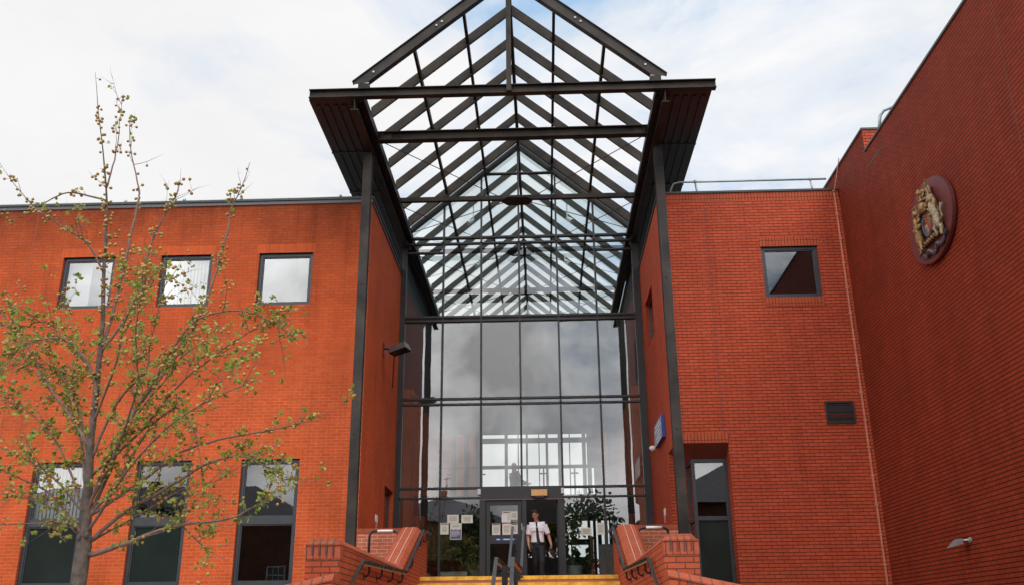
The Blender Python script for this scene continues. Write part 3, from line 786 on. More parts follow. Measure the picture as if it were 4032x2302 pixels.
for a, b in ((-1.29, -1.20), (-1.11, -.93), (-.925, -.83)): m.box(a, b, YG - .07, YG - .066, 3.905, 3.935)
m.build('sign_text', M['white'], ds)
# open leaf swung inside
d = MB(); xh = .36
d.box(xh - .03, xh + .03, YG + .1, YG + .2, FL + .02, 4.94); d.box(xh - .03, xh + .03, YG + .82, YG + .92, FL + .02, 4.94); d.box(xh - .03, xh + .03, YG + .2, YG + .82, 4.82, 4.94); d.box(xh - .03, xh + .03, YG + .2, YG + .82, FL + .02, 3.0)
dr2 = d.build('door', M['mull'], ATR)
p = MB(); p.quad((xh, YG + .2, 3.0), (xh, YG + .82, 3.0), (xh, YG + .82, 4.82), (xh, YG + .2, 4.82)); p.build('door_pane', M['glassdark'], dr2)

# inner hall
m = MB()
YB = 34.0
holes_b = []
zb0, zb1 = 5.7, 8.36
xs = [-2.55, -1.72, -.28 - .55, .25, 1.15, 2.1]
bays = [(-2.19, -1.39), (-1.28, -.62), (-.556, .087), (.178, .53), (.71, 1.40), (1.53, 1.57), (1.72, 1.80)]
for a, b in bays:
    holes_b += [(a, b, 5.75, 7.10)]
    if b < 1.75: holes_b += [(a, b, 8.19, 8.34), (a, b, 7.21, 8.02)]
for a, b in ((-.62, .05), (.13, .5)): holes_b.append((a, b, 4.02, 5.25))
holes_b += [(.81, 1.5, 4.02, 4.43), (.81, 1.5, 4.62, 5.25)] + [(a, b, 3.3, 5.25) for a, b in ((1.60, 1.69), (1.79, 1.85), (1.98, 2.08), (2.2, 2.25))]
wall(m, 'Y', YB, XL, XR, 2.3, 12.7, holes_b, .12)
m.build('rear_wall', plain('dark_grey_render', (.13, .125, .12), .8, vary=.1, scale=2), ATR)
m = MB()
for xm in (-.9, -.15, .95):
    m.box(xm - .018, xm + .018, YB + .02, YB + .08, 5.75, 8.34)
m.build('rear_mullion', M['mull'], ATR)
# side walls: brick piers with dark recesses
M['pier'] = brick('hall_brick', (.5, .17, .1), (.54, .19, .115), (.4, .2, .14), .004, .3)
for sx in (-1, 1):
    xw = XL + .004 if sx < 0 else XR - .004
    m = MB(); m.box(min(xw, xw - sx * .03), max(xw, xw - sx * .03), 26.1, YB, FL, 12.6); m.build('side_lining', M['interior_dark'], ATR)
    for k in range(5):
        y = 26.9 + k * 1.55
        m = MB(); m.box(min(xw - sx * .03, xw - sx * .3), max(xw - sx * .03, xw - sx * .3), y, y + .85, FL, 8.3); m.build('pier', M['pier'], ATR)
    ibeam('eaves_beam', (X0 + sx * 3.3, 26.1, 12.5), (X0 + sx * 3.3, 45.5, 12.5), .18, .3, parent=ATR)
for y in [26.27 + 1.28 * k for k in range(15)]: rafter('rafter', y, ATR, .06, .185, M['steel_in'])
m = MB(); m.bar((X0, 26.0, RZ - .16), (X0, 45.5, RZ - .16), .085, .26); m.build('ridge_beam', M['steel_in'], ATR)
for sx in (-1, 1):
    for dx in (1.03, 2.14):
        a = Vector(slope_pt(sx, dx, 26.0, -.16)); b = Vector(slope_pt(sx, dx, 45.5, -.16))
        m = MB(); m.bar(a, b, .065, .15); m.build('purlin', M['steel'], ATR)
    a = [slope_pt(sx, 0, 26.05, .03), slope_pt(sx, 3.35, 26.05, .03), slope_pt(sx, 3.35, 45.5, .03), slope_pt(sx, 0, 45.5, .03)]
    m = MB(); m.quad(*a); m.build('roof_glazing', M['glassroof'], ATR)
tie_beam(27.6, ATR); tie_beam(31.3, ATR); tie_beam(35.1, ATR); tie_beam(38.9, ATR)
for y, sx in ((27.7, -1), (27.7, 1), (31.4, -1), (31.4, 1)):
    m = MB(); c = Vector((X0 + sx * 1.5, y, 14.0)); m.tube([c, c + Vector((.16 * sx, -.1, -.16))], [.06, .09], 10); m.box(c.x - .02, c.x + .02, y - .02, y + .02, 14.0, 14.5); m.build('spotlight', M['white'], ATR)
for xa, xb in ((-3.62, -3.3), (-3.12, -2.84), (-2.66, -2.42), (2.05, 2.3)):
    m = MB(); m.box(xa, xb, YB - .25, YB - .004, 5.6, 8.3); m.build('pier', M['pier'], ATR)
# gallery
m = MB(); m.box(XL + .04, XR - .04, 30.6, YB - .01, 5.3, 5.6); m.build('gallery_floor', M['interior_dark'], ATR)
m = MB(); m.tube([(XL + .3, 30.75, 6.62), (XR - .3, 30.75, 6.62)], .025, 8)
for k in range(6):
    x = -3.0 + k * 1.0
    m.box(x - .025, x + .025, 30.73, 30.77, 5.6, 6.62); m.box(x - .12, x + .12, 30.72, 30.78, 6.38, 6.42)
m.build('gallery_rail', M['mull'], ATR)
m = MB(); m.box(-.2, .14, YB - 4.6, YB - 4.5, FL, 3.3) ; 
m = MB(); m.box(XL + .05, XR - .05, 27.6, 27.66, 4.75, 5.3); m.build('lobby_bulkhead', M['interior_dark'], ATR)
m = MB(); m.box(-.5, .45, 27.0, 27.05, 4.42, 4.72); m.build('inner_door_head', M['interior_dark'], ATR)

# ------------------------------------------------------------------ things on and around the glass
def notice(x0, x1, z0, z1, label, style='plain', y=YG - .075, mat='paper', group='paper notices stuck on the entrance glass'):
    t = thing('notice', label, 'notice', ((x0 + x1) / 2, y, z0), group)
    m = MB(); m.box(x0, x1, y - .003, y, z0, z1); m.build('sheet', M[mat], t)
    w = x1 - x0; h = z1 - z0; yf = y - .0045
    def bars(z_hi, z_lo, n, mt, f0=.14, f1=.86, th=.011):
        m = MB()
        for k in range(n):
            z = z_hi + (z_lo - z_hi) * (k / max(1, n - 1)); e = R.uniform(0, .12)
            m.box(x0 + w * (f0 + e), x0 + w * (f1 - e), yf, yf + .001, z - th / 2, z + th / 2)
        m.build('print', M[mt], t)
    if style == 'header':
        m = MB(); m.box(x0 + .1 * w, x1 - .1 * w, yf, yf + .001, z1 - .13 * h, z1 - .05 * h); m.build('header_band', M['inkdark'], t)
        bars(z0 + .68 * h, z0 + .25 * h, 5, 'ink')
    elif style == 'plain': bars(z0 + .75 * h, z0 + .25 * h, 5, 'ink')
    elif style == 'blue':
        m = MB(); n = 12
        top = [z0 + h * (.60 + .02 * math.sin(k * 1.3)) for k in range(n + 1)]
        for k in range(n):
            a = x0 + w * (.05 + .9 * k / n); b = x0 + w * (.05 + .9 * (k + 1) / n)
            m.quad((a, yf, z0 + .04 * h), (b, yf, z0 + .04 * h), (b, yf, top[k + 1]), (a, yf, top[k]))
        m.build('lower_field', M['poster'], t)
        m2 = MB()
        for k in range(5): m2.box(x0 + .1 * w, x0 + w * R.uniform(.6, .9), yf - .001, yf - .0005, z0 + h * (.2 + .075 * k), z0 + h * (.2 + .075 * k) + .012)
        m2.build('print', M['paper'], t); bars(z0 + .85 * h, z0 + .78 * h, 2, 'ink')
    return t
notice(-2.617, -2.308, 4.364, 4.58, 'pale green landscape sheet, upper left of the four notices on the left pane')
notice(-2.234, -1.93, 4.356, 4.569, 'landscape sheet with a heading, upper right of the four on the left pane')
notice(-2.802, -2.577, 4.067, 4.364, 'portrait sheet with black header bar beside the blue and white poster', 'header')
notice(-2.538, -2.229, 3.932, 4.357, 'poster with white top and violet blue lower half on the left pane', 'blue')
yd = YG - .035
notice(-1.133, -.910, 4.358, 4.657, 'door notice with brown header bar, partly covered by a small white sheet', 'header', yd)
notice(-.903, -.725, 4.435, 4.654, 'wide pale sheet at the top right of the closed door pane', 'plain', yd)
notice(-1.153, -.996, 4.365, 4.57, 'small blank white sheet stuck over another notice on the closed door', 'blank', yd - .006, 'white')
notice(-1.414, -1.192, 4.04, 4.333, 'greenish notice with dark header bar, leftmost on the closed door', 'header', yd)
notice(-1.138, -.911, 4.04, 4.336, 'cream notice without header in the lower row on the closed door', 'plain', yd, 'papercream')
notice(-.902, -.725, 4.058, 4.329, 'cream notice with thin red header, behind the tip of the centre handrail', 'header', yd, 'papercream')
notice(.96, 1.245, 3.993, 4.197, 'landscape notice on the right pane in front of the large plant')
notice(1.391, 1.593, 4.007, 4.318, 'portrait notice next to the mullion on the right pane')
t = thing('door_light', 'amber box light above the open entrance door', 'light', (-.13, YG - .17, 5.0))
m = MB(); m.box(-.343, .084, YG - .25, YG - .122, 5.035, 5.20); m.build('cover', M['lampbox'], t)
m = MB(); m.box(-.26, 0, YG - .23, YG - .14, 4.985, 5.033); m.build('bracket', M['mull'], t)
for x, lab in ((-1.75, 'small white sensor box at the left end of the door header'), (.505, 'small white sensor box at the right end of the door header')):
    t = thing('door_sensor', lab, 'sensor', (x, YG - .13, 5.1), 'white sensors at the door header')
    m = MB(); m.box(x - .045, x + .035, YG - .17, YG - .08, 5.10, 5.245); m.build('housing', M['white'], t)
    m = MB(); m.box(x - .005, x + .012, YG - .174, YG - .17, 5.16, 5.175); m.build('lens', M['black'], t)

# floodlight on the left return wall
t = thing('floodlight', 'grey box floodlight on a bracket on the left return wall', 'floodlight', (XL + .2, 23.6, 8.4))
m = MB(); c = Vector((XL + .46, 23.1, 8.42))
ax = Vector((.86, -.35, .18)).normalized(); up = Vector((-.1, .15, 1)).normalized(); sd = ax.cross(up).normalized(); up = sd.cross(ax).normalized()
def fp(a, s_, u): return c + (ax * a + sd * s_ + up * u) * .86
m.hexa([fp(-.3, -.17, -.1), fp(.3, -.19, -.1), fp(.3, .19, -.1), fp(-.3, .17, -.1), fp(-.24, -.12, .12), fp(.24, -.13, .12), fp(.24, .13, .12), fp(-.24, .12, .12)])
m.build('housing', plain('grey_cast_metal', (.1, .095, .09), .5), t)
m = MB(); m.hexa([fp(-.28, -.15, -.115), fp(.28, -.17, -.115), fp(.28, .17, -.115), fp(-.28, .15, -.115), fp(-.28, -.15, -.1), fp(.28, -.17, -.1), fp(.28, .17, -.1), fp(-.28, .15, -.1)])
m.build('lamp_glass', M['panel'], t)
m = MB(); m.tube([fp(-.3, 0, 0), (XL + .12, 23.35, 8.5), (XL, 23.35, 8.5)], .025, 6); m.box(XL, XL + .02, 23.25, 23.45, 8.3, 8.65); m.tube([(XL + .3, 23.3, 8.32), (XL + .02, 24.9, 8.42 - .55)], .014, 6); m.build('bracket', M['steel'], t)

# signs and camera on the right return wall
t = thing('wall_sign', 'blue sign board with five lines of white lettering on the right return wall', 'sign', (XR - .04, 23.2, 5.93))
m = MB(); m.box(XR - .085, XR - .012, 22.42, 23.98, 5.93, 6.47); m.build('board', M['blueedge'], t)
m = MB(); m.box(XR - .088, XR - .0855, 22.43, 23.97, 5.935, 6.465); m.build('face', M['blue'], t)
m = MB()
for k, (a, b) in enumerate(((22.7, 23.7), (22.5, 23.9), (22.75, 23.45), (22.6, 23.6), (22.75, 23.5))):
    z = 6.40 - k * .098; y = a
    while y < b:
        wd = R.uniform(.05, .17); m.box(XR - .0895, XR - .0883, y, min(b, y + wd), z - .035, z); y += wd + .025
m.build('lettering', M['white'], t)
t = thing('dome_camera', 'white dome security camera on the right return wall below the blue sign', 'camera', (XR - .08, 24.8, 6.05))
m = MB(); m.tube([(XR, 24.8, 6.08), (XR - .07, 24.8, 6.08)], .07, 14); m.ell((XR - .075, 24.8, 6.08), (.072, .072, .072), 14, 9); m.build('dome', M['white'], t, True)
m = MB(); m.ell((XR - .12, 24.8, 6.045), (.035, .035, .035), 10, 7); m.build('lens', M['black'], t, True)
def wall_label(x, y, z, sx, label):
    t = thing('safety_sign', label, 'sign', (x, y, z), 'narrow red and white safety signs on the entrance walls')
    a, b = (x, x + .012) if sx > 0 else (x - .012, x)
    m = MB(); m.box(a, b, y - .16, y + .16, z + .19, z + .36); m.build('white_panel', M['white'], t)
    m = MB(); m.box(a, b, y - .16, y + .16, z, z + .185); m.build('red_panel', M['red'], t)
    m = MB(); f = b if sx > 0 else a
    for k in range(3): m.box(f - .001, f + .001, y - .1, y + .1, z + .03 + .055 * k, z + .055 + .055 * k)
    m.box(f - .001, f + .001, y - .03, y + .06, z + .21, z + .34); m.build('print', M['paper'], t)
wall_label(XL, 23.25, 3.93, 1, 'narrow red and white sign on the left return wall above the hooped rail')
wall_label(XR, 23.5, 4.02, -1, 'narrow red and white sign on the right return wall')

# bulkhead lamp low on the wing
t = thing('wall_lamp', 'small grey shade lamp on a short arm low on the tall wing', 'lamp', (XW, 16.85, 2.9))
m = MB(); m.tube([(XW, 16.85, 3.0), (XW - .03, 16.85, 3.0)], .045, 10); m.tube([(XW - .03, 16.85, 3.0), (XW - .14, 16.95, 3.0)], .018, 8); m.build('arm', M['galv'], t)
m = MB(); m.hexa([(XW - .12, 16.88, 2.94), (XW - .12, 17.06, 2.94), (XW - .32, 17.12, 2.89), (XW - .32, 16.9, 2.89), (XW - .12, 16.9, 3.03), (XW - .12, 17.04, 3.03), (XW - .2, 17.04, 3.025), (XW - .2, 16.92, 3.025)]); m.build('lamp_shade', plain('pale_grey_shade', (.15, .14, .135), .6), t)

# ------------------------------------------------------------------ coat of arms on the wing
CA = thing('coat_of_arms', 'maroon oval plaque with painted gold lion and white unicorn arms on the tall wing', 'coat of arms', (XW, 16.13, 8.6))
def ap(a, b, n): return (XW - (n if n < .1 else .1 + (n - .1) * .62), 16.13 - (a + (.09 if n >= .1 else 0)), 8.6 + b)     # a to the right, b up, n out of the wall
m = MB(); K = 48
poly = [(1.0 * math.cos(2 * math.pi * k / K), .77 * math.sin(2 * math.pi * k / K)) for k in range(K)]
m.prism(poly, ap, .03, .085)
poly2 = [(x * .985, y * .985) for x, y in poly]
m.prism(poly2, ap, .085, .093); m.prism([(x * .93, y * .93) for x, y in poly], ap, .0, .03)
m.build('plaque', M['plaque'], CA)
S1 = .62
def arm_tube(mb, pts, r, nn=7): mb.tube([ap(a, b, n) for a, b, n in pts], r, nn)
# shield with four fields
sh = [(-.17, .12), (.17, .12), (.17, -.08), (.13, -.2), (.0, -.3), (-.13, -.2), (-.17, -.08)]
m = MB(); m.prism([(a * 1.15, b * 1.12 - .0) for a, b in sh], ap, .12, .20); m.build('shield', M['gold'], CA)
m = MB(); m.prism([(-.15, .10), (-.005, .10), (-.005, -.08), (-.15, -.08)], ap, .20, .215); m.prism([(.005, -.085), (.15, -.085), (.11, -.19), (.005, -.27)], ap, .20, .215); m.build('shield_field', M['crimson'], CA)
m = MB(); m.prism([(.005, .10), (.15, .10), (.15, -.08), (.005, -.08)], ap, .20, .212); m.build('shield_field', M['gold'], CA)
m = MB(); m.prism([(-.005, -.085), (-.15, -.085), (-.11, -.19), (-.005, -.27)], ap, .20, .215); m.build('shield_field', M['ivory'], CA)
m = MB()
for k in range(3): arm_tube(m, [(-.13, .07 - .055 * k, .22), (-.08, .08 - .055 * k, .23), (-.03, .065 - .055 * k, .22)], .012, 5)
m.build('charge', M['gold'], CA)
m = MB()
arm_tube(m, [(.21 * math.sin(t_) , -.08 - .25 * math.cos(t_), .2) for t_ in [(-2.5 + 5.0 * k / 14) for k in range(15)]], .032, 6); m.build('garter', M['royal'], CA)
# helm, crown, crest
m = MB(); m.ell(ap(0, .23, .24), (.11, .1, .11), 12, 8); arm_tube(m, [(-.09, .16, .26), (0, .14, .32), (.09, .16, .26)], .02)
for k in range(4): arm_tube(m, [(-.075 + .05 * k, .26, .33), (-.075 + .05 * k, .19, .345)], .01, 5)
m.build('helm', M['gold'], CA)
m = MB()
arm_tube(m, [(-.12, .36, .2), (-.1, .35, .29), (0, .345, .33), (.1, .35, .29), (.12, .36, .2)], .025)
for k in range(5):
    a = -.11 + .055 * k; arm_tube(m, [(a, .36, .3 - abs(a)), (a, .43, .31 - abs(a))], [.02, .012], 6); m.ell(ap(a, .445, .31 - abs(a)), .02, 7, 5)
arm_tube(m, [(-.1, .38, .22), (0, .46, .25), (.1, .38, .22)], .014)
m.build('crown', M['gold'], CA)
m = MB()      # small crest lion
m.ell(ap(.03, .52, .24), (.06, .11, .05), 10, 7); m.ell(ap(-.09, .56, .27), (.05, .055, .055), 10, 7); m.ell(ap(-.1, .61, .27), (.03, .03, .03), 8, 5)
for a in (-.05, .0, .07, .11): arm_tube(m, [(a, .5, .26), (a - .01, .43, .27)], [.022, .016], 6)
arm_tube(m, [(.13, .53, .24), (.2, .58, .24), (.19, .66, .24), (.23, .68, .24)], [.014, .014, .014, .025], 6)
m.build('crest_lion', M['gold'], CA)
m = MB()      # mantling: curled leaves either side of the helm
for sx in (-1, 1):
    for k in range(7):
        b0 = .16 + .055 * k; L = .28 - .018 * k
        pts = [(sx * .09, b0 + .04, .16), (sx * (.09 + L * .4), b0 + .09 + .02 * math.sin(k * 2), .2), (sx * (.09 + L * .8), b0 + .03, .18), (sx * (.09 + L), b0 - .05, .2), (sx * (.09 + L * .85), b0 - .08, .22)]
        arm_tube(m, pts, [.035, .045, .04, .03, .012], 6)
m.build('mantling', M['bronze'], CA, True)
def beast(sx, mat, unicorn):
    m = MB()
    # rearing body leaning on the shield
    arm_tube(m, [(sx * .42, -.38, .2), (sx * .43, -.25, .22), (sx * .40, -.08, .23), (sx * .36, .06, .24), (sx * .36, .16, .25)], [.06, .085, .075, .09, .07], 10)
    m.ell(ap(sx * .34, .25, .27), (.075, .07, .08), 10, 8)
    arm_tube(m, [(sx * .33, .24, .3), (sx * .25, .21, .32)], [.05, .03], 8)                      # muzzle
    arm_tube(m, [(sx * .38, .04, .27), (sx * .27, .06, .31), (sx * .2, .1, .29)], [.04, .03, .025], 7)   # fore legs
    arm_tube(m, [(sx * .40, -.04, .27), (sx * .28, -.05, .3), (sx * .2, -.02, .28)], [.04, .03, .025], 7)
    arm_tube(m, [(sx * .43, -.26, .24), (sx * .33, -.34, .28), (sx * .38, -.43, .25), (sx * .33, -.48, .27)], [.06, .045, .03, .03], 7)
    arm_tube(m, [(sx * .45, -.28, .2), (sx * .50, -.38, .2), (sx * .46, -.47, .2), (sx * .52, -.5, .22)], [.055, .04, .03, .03], 7)
    arm_tube(m, [(sx * .50, -.26, .2), (sx * .60, -.2, .2), (sx * .57, -.06, .2), (sx * .64, .03, .2)], [.02, .02, .02, .04], 6)
    o = m.build('unicorn' if unicorn else 'lion', mat, CA, True)
    h = MB()
    if unicorn:
        arm_tube(h, [(sx * .33, .32, .28), (sx * .27, .52, .3)], [.02, .004], 6); h.build('horn', M['gold'], o)
        h = MB(); arm_tube(h, [(sx * .40, .3, .26), (sx * .44, .15, .24), (sx * .44, .0, .24)], [.03, .04, .02], 6); h.build('mane', M['gold'], o)
        h = MB(); arm_tube(h, [(sx * .3, .14, .3), (sx * .38, .12, .32), (sx * .44, .14, .27)], .025, 6); h.build('coronet', M['gold'], o)
    else:
        for k in range(16):
            t_ = 2 * math.pi * k / 16
            h.ell(ap(sx * .35 + .085 * math.cos(t_), .22 + .1 * math.sin(t_), .25 + .015 * (k % 3)), .038, 7, 5)
        h.build('mane', M['bronze'], o, True)
        h = MB(); arm_tube(h, [(sx * .34, .33, .27), (sx * .34, .36, .27)], [.05, .065], 8)
        for k in range(5): h.ell(ap(sx * .34 - .06 + .03 * k, .375, .28), .016, 6, 4)
        h.build('coronet', M['gold'], o)
beast(-1, M['gold'], False); beast(1, M['ivory'], True)
m = MB()      # scroll under the arms
pts = [(-.62 + .062 * k, -.50 - .10 * math.cos((k - 10) * .16) + .045 * math.sin(k * 1.1), .17 + .03 * math.cos(k * .9)) for k in range(21)]
for a, b in zip(pts[:-1], pts[1:]): m.bar(ap(*a), ap(*b), .012, .085, up=(0, 0, 1))
m.build('scroll', M['royal'], CA)
m = MB(); arm_tube(m, [(a, b, n + .012) for a, b, n in pts[2:19]], .013, 5)
m.build('scroll_border', M['gold'], CA)
m = MB()
for sx in (-1, 1):
    for k in range(4): arm_tube(m, [(sx * .1 * k, -.42, .16), (sx * (.1 * k + .06), -.37, .2), (sx * (.1 * k + .1), -.43, .18)], [.03, .035, .02], 6)
m.build('foliage_base', M['bronze'], CA, True)

# ------------------------------------------------------------------ indoor plants and furniture
def leaf_quad(mb, p, d, L, W, up=None):
    """one folded leaf: base p, direction d"""
    d = d.normalized(); s_ = d.cross(up if up is not None else Vector((R.gauss(0, 1), R.gauss(0, 1), R.gauss(0, 1))))
    if s_.length < 1e-4: s_ = d.cross(Vector((1, 0, 0)))
    s_.normalize(); n = s_.cross(d)
    tip = p + d * L - n * L * .12; mid = p + d * L * .45
    a = mid + s_ * W / 2 + n * W * .22; b = mid - s_ * W / 2 + n * W * .22
    c = p + d * L * .78
    a2 = c + s_ * W * .3 + n * W * .1; b2 = c - s_ * W * .3 + n * W * .1; c = c - n * L * .05
    mb.add([p, a, a2, tip, b2, b, mid, c], [(0, 1, 6), (1, 2, 7, 6), (2, 3, 7), (0, 6, 5), (6, 7, 4, 5), (7, 3, 4)])
def bushy(mb, c, r, n, L, W, shell=.35):
    for _ in range(n):
        v = Vector((R.gauss(0, 1), R.gauss(0, 1), R.gauss(0, 1))).normalized() * (R.random() ** shell)
        p = Vector(c) + Vector((v.x * r[0], v.y * r[1], v.z * r[2]))
        leaf_quad(mb, p, v + Vector((R.gauss(0, .5), R.gauss(0, .5), -.3 + R.gauss(0, .4))), L * R.uniform(.7, 1.3), W * R.uniform(.7, 1.2))
t = thing('potted_plant', 'tall leafy house plant in round grey tub behind the right entrance pane', 'plant', (.76, 26.5, FL))
m = MB(); m.tube([(.76, 26.5, FL), (.76, 26.5, FL + .5)], [.2, .24], 16); m.build('tub', M['pot'], t)
m = MB(); m.tube([(.76, 26.5, FL + .5), (.72, 26.5, 3.8), (.8, 26.5, 4.5)], [.03, .025, .012], 6); m.tube([(.73, 26.5, 3.5), (.95, 26.5, 4.1)], .012, 5); m.build('stem', M['wood'], t)
m = MB(); bushy(m, (.78, 26.5, 4.35), (.33, .25, .5), 120, .16, .07, .5); bushy(m, (.65, 26.5, 3.75), (.2, .2, .4), 60, .16, .07, .5); bushy(m, (1.0, 26.5, 3.4), (.25, .2, .18), 26, .24, .14); m.build('leaves', M['leafd'], t)
t = thing('planter', 'long pale planter with green shrubs behind the left entrance pane', 'plant', (-2.45, 26.5, FL))
m = MB(); m.box(-2.82, -2.1, 26.3, 26.6, FL, 3.13); m.build('trough', M['pot'], t)
m = MB(); bushy(m, (-2.5, 26.45, 3.4), (.45, .2, .3), 170, .13, .07); bushy(m, (-2.2, 26.5, 3.75), (.25, .2, .4), 80, .13, .06); m.build('leaves', M['leafd'], t)
t = thing('potted_plant', 'smaller house plant in pale pot left of the entrance doors', 'plant', (-1.95, 26.7, FL))
m = MB(); m.tube([(-1.93, 26.7, FL), (-1.93, 26.7, FL + .42)], [.13, .17], 14); m.build('pot', M['pot'], t)
m = MB(); bushy(m, (-1.95, 26.7, 3.6), (.3, .25, .5), 130, .13, .06); m.build('leaves', M['leafy'], t)
t = thing('potted_plant', 'low plant in the far left corner of the entrance glass', 'plant', (-3.3, 26.8, FL))
m = MB(); m.tube([(-3.3, 26.8, FL), (-3.3, 26.8, FL + .35)], [.13, .16], 14); m.build('pot', M['pot'], t)
m = MB(); bushy(m, (-3.25, 26.8, 3.35), (.28, .25, .35), 110, .13, .06); m.build('leaves', M['leafd'], t)
t = thing('display_board', 'grey information board with dark lettering behind the right pane', 'board', (1.62, 26.7, FL))
m = MB(); m.box(1.46, 1.86, 26.68, 26.72, FL, 3.83); m.build('panel', M['board'], t)
m = MB()
for k in range(4): m.box(1.5 + .085 * k, 1.56 + .085 * k, 26.676, 26.68, 3.66, 3.74)
for k in range(9): m.box(1.66 + R.uniform(-.02, .02), 1.8, 26.676, 26.68, 3.42 - .05 * k, 3.445 - .05 * k)
m.build('lettering', M['ink'], t)
t = thing('leaning_post', 'brown timber post standing inside the right entrance pane', 'post', (1.27, 26.6, FL))
m = MB(); m.box(1.22, 1.31, 26.55, 26.63, FL, 3.95); m.ell((1.265, 26.59, 3.98), (.06, .05, .06)); m.build('shaft', M['wood'], t)

# ------------------------------------------------------------------ people
def remesh(o, vox, smooth=4):
    md = o.modifiers.new('Remesh', 'REMESH'); md.mode = 'VOXEL'; md.voxel_size = vox; md.use_smooth_shade = True
    s_ = o.modifiers.new('Smooth', 'SMOOTH'); s_.factor = .5; s_.iterations = smooth
def hand(mb, w, d, side, palm_n, curl):
    """palm, four unequal bent fingers and a thumb from the side of the palm"""
    w = Vector(w); d = Vector(d).normalized(); n = Vector(palm_n).normalized(); s_ = d.cross(n).normalized() * side
    n = s_.cross(d).normalized() * side
    pc = w + d * .045
    mb.tube([w - d * .02, w + d * .02, w + d * .085], [(.026, .019), (.038, .016), (.04, .014)], 10, ref=s_)
    for k, (L, off) in enumerate(((.068, -.030), (.078, -.010), (.073, .010), (.056, .029))):
        p = w + d * .08 + s_ * off; pts = [p - d * .02]; dd = d.copy()
        for j, f in enumerate((.45, .32, .25)):
            ang = curl * (.5 + .35 * j)
            dd = (d * math.cos(ang) + n * math.sin(ang)).normalized()
            pts.append(pts[-1] + dd * (L * f + (.02 if j == 0 else 0)))
        mb.tube(pts, [.0095, .009, .0085, .007], 7)
    th = [w + d * .02 - s_ * .03, w + d * .045 - s_ * .052 + n * .012, w + d * .075 - s_ * .055 + n * .028, w + d * .095 - s_ * .045 + n * .038]
    mb.tube(th, [.014, .0125, .011, .008], 7)

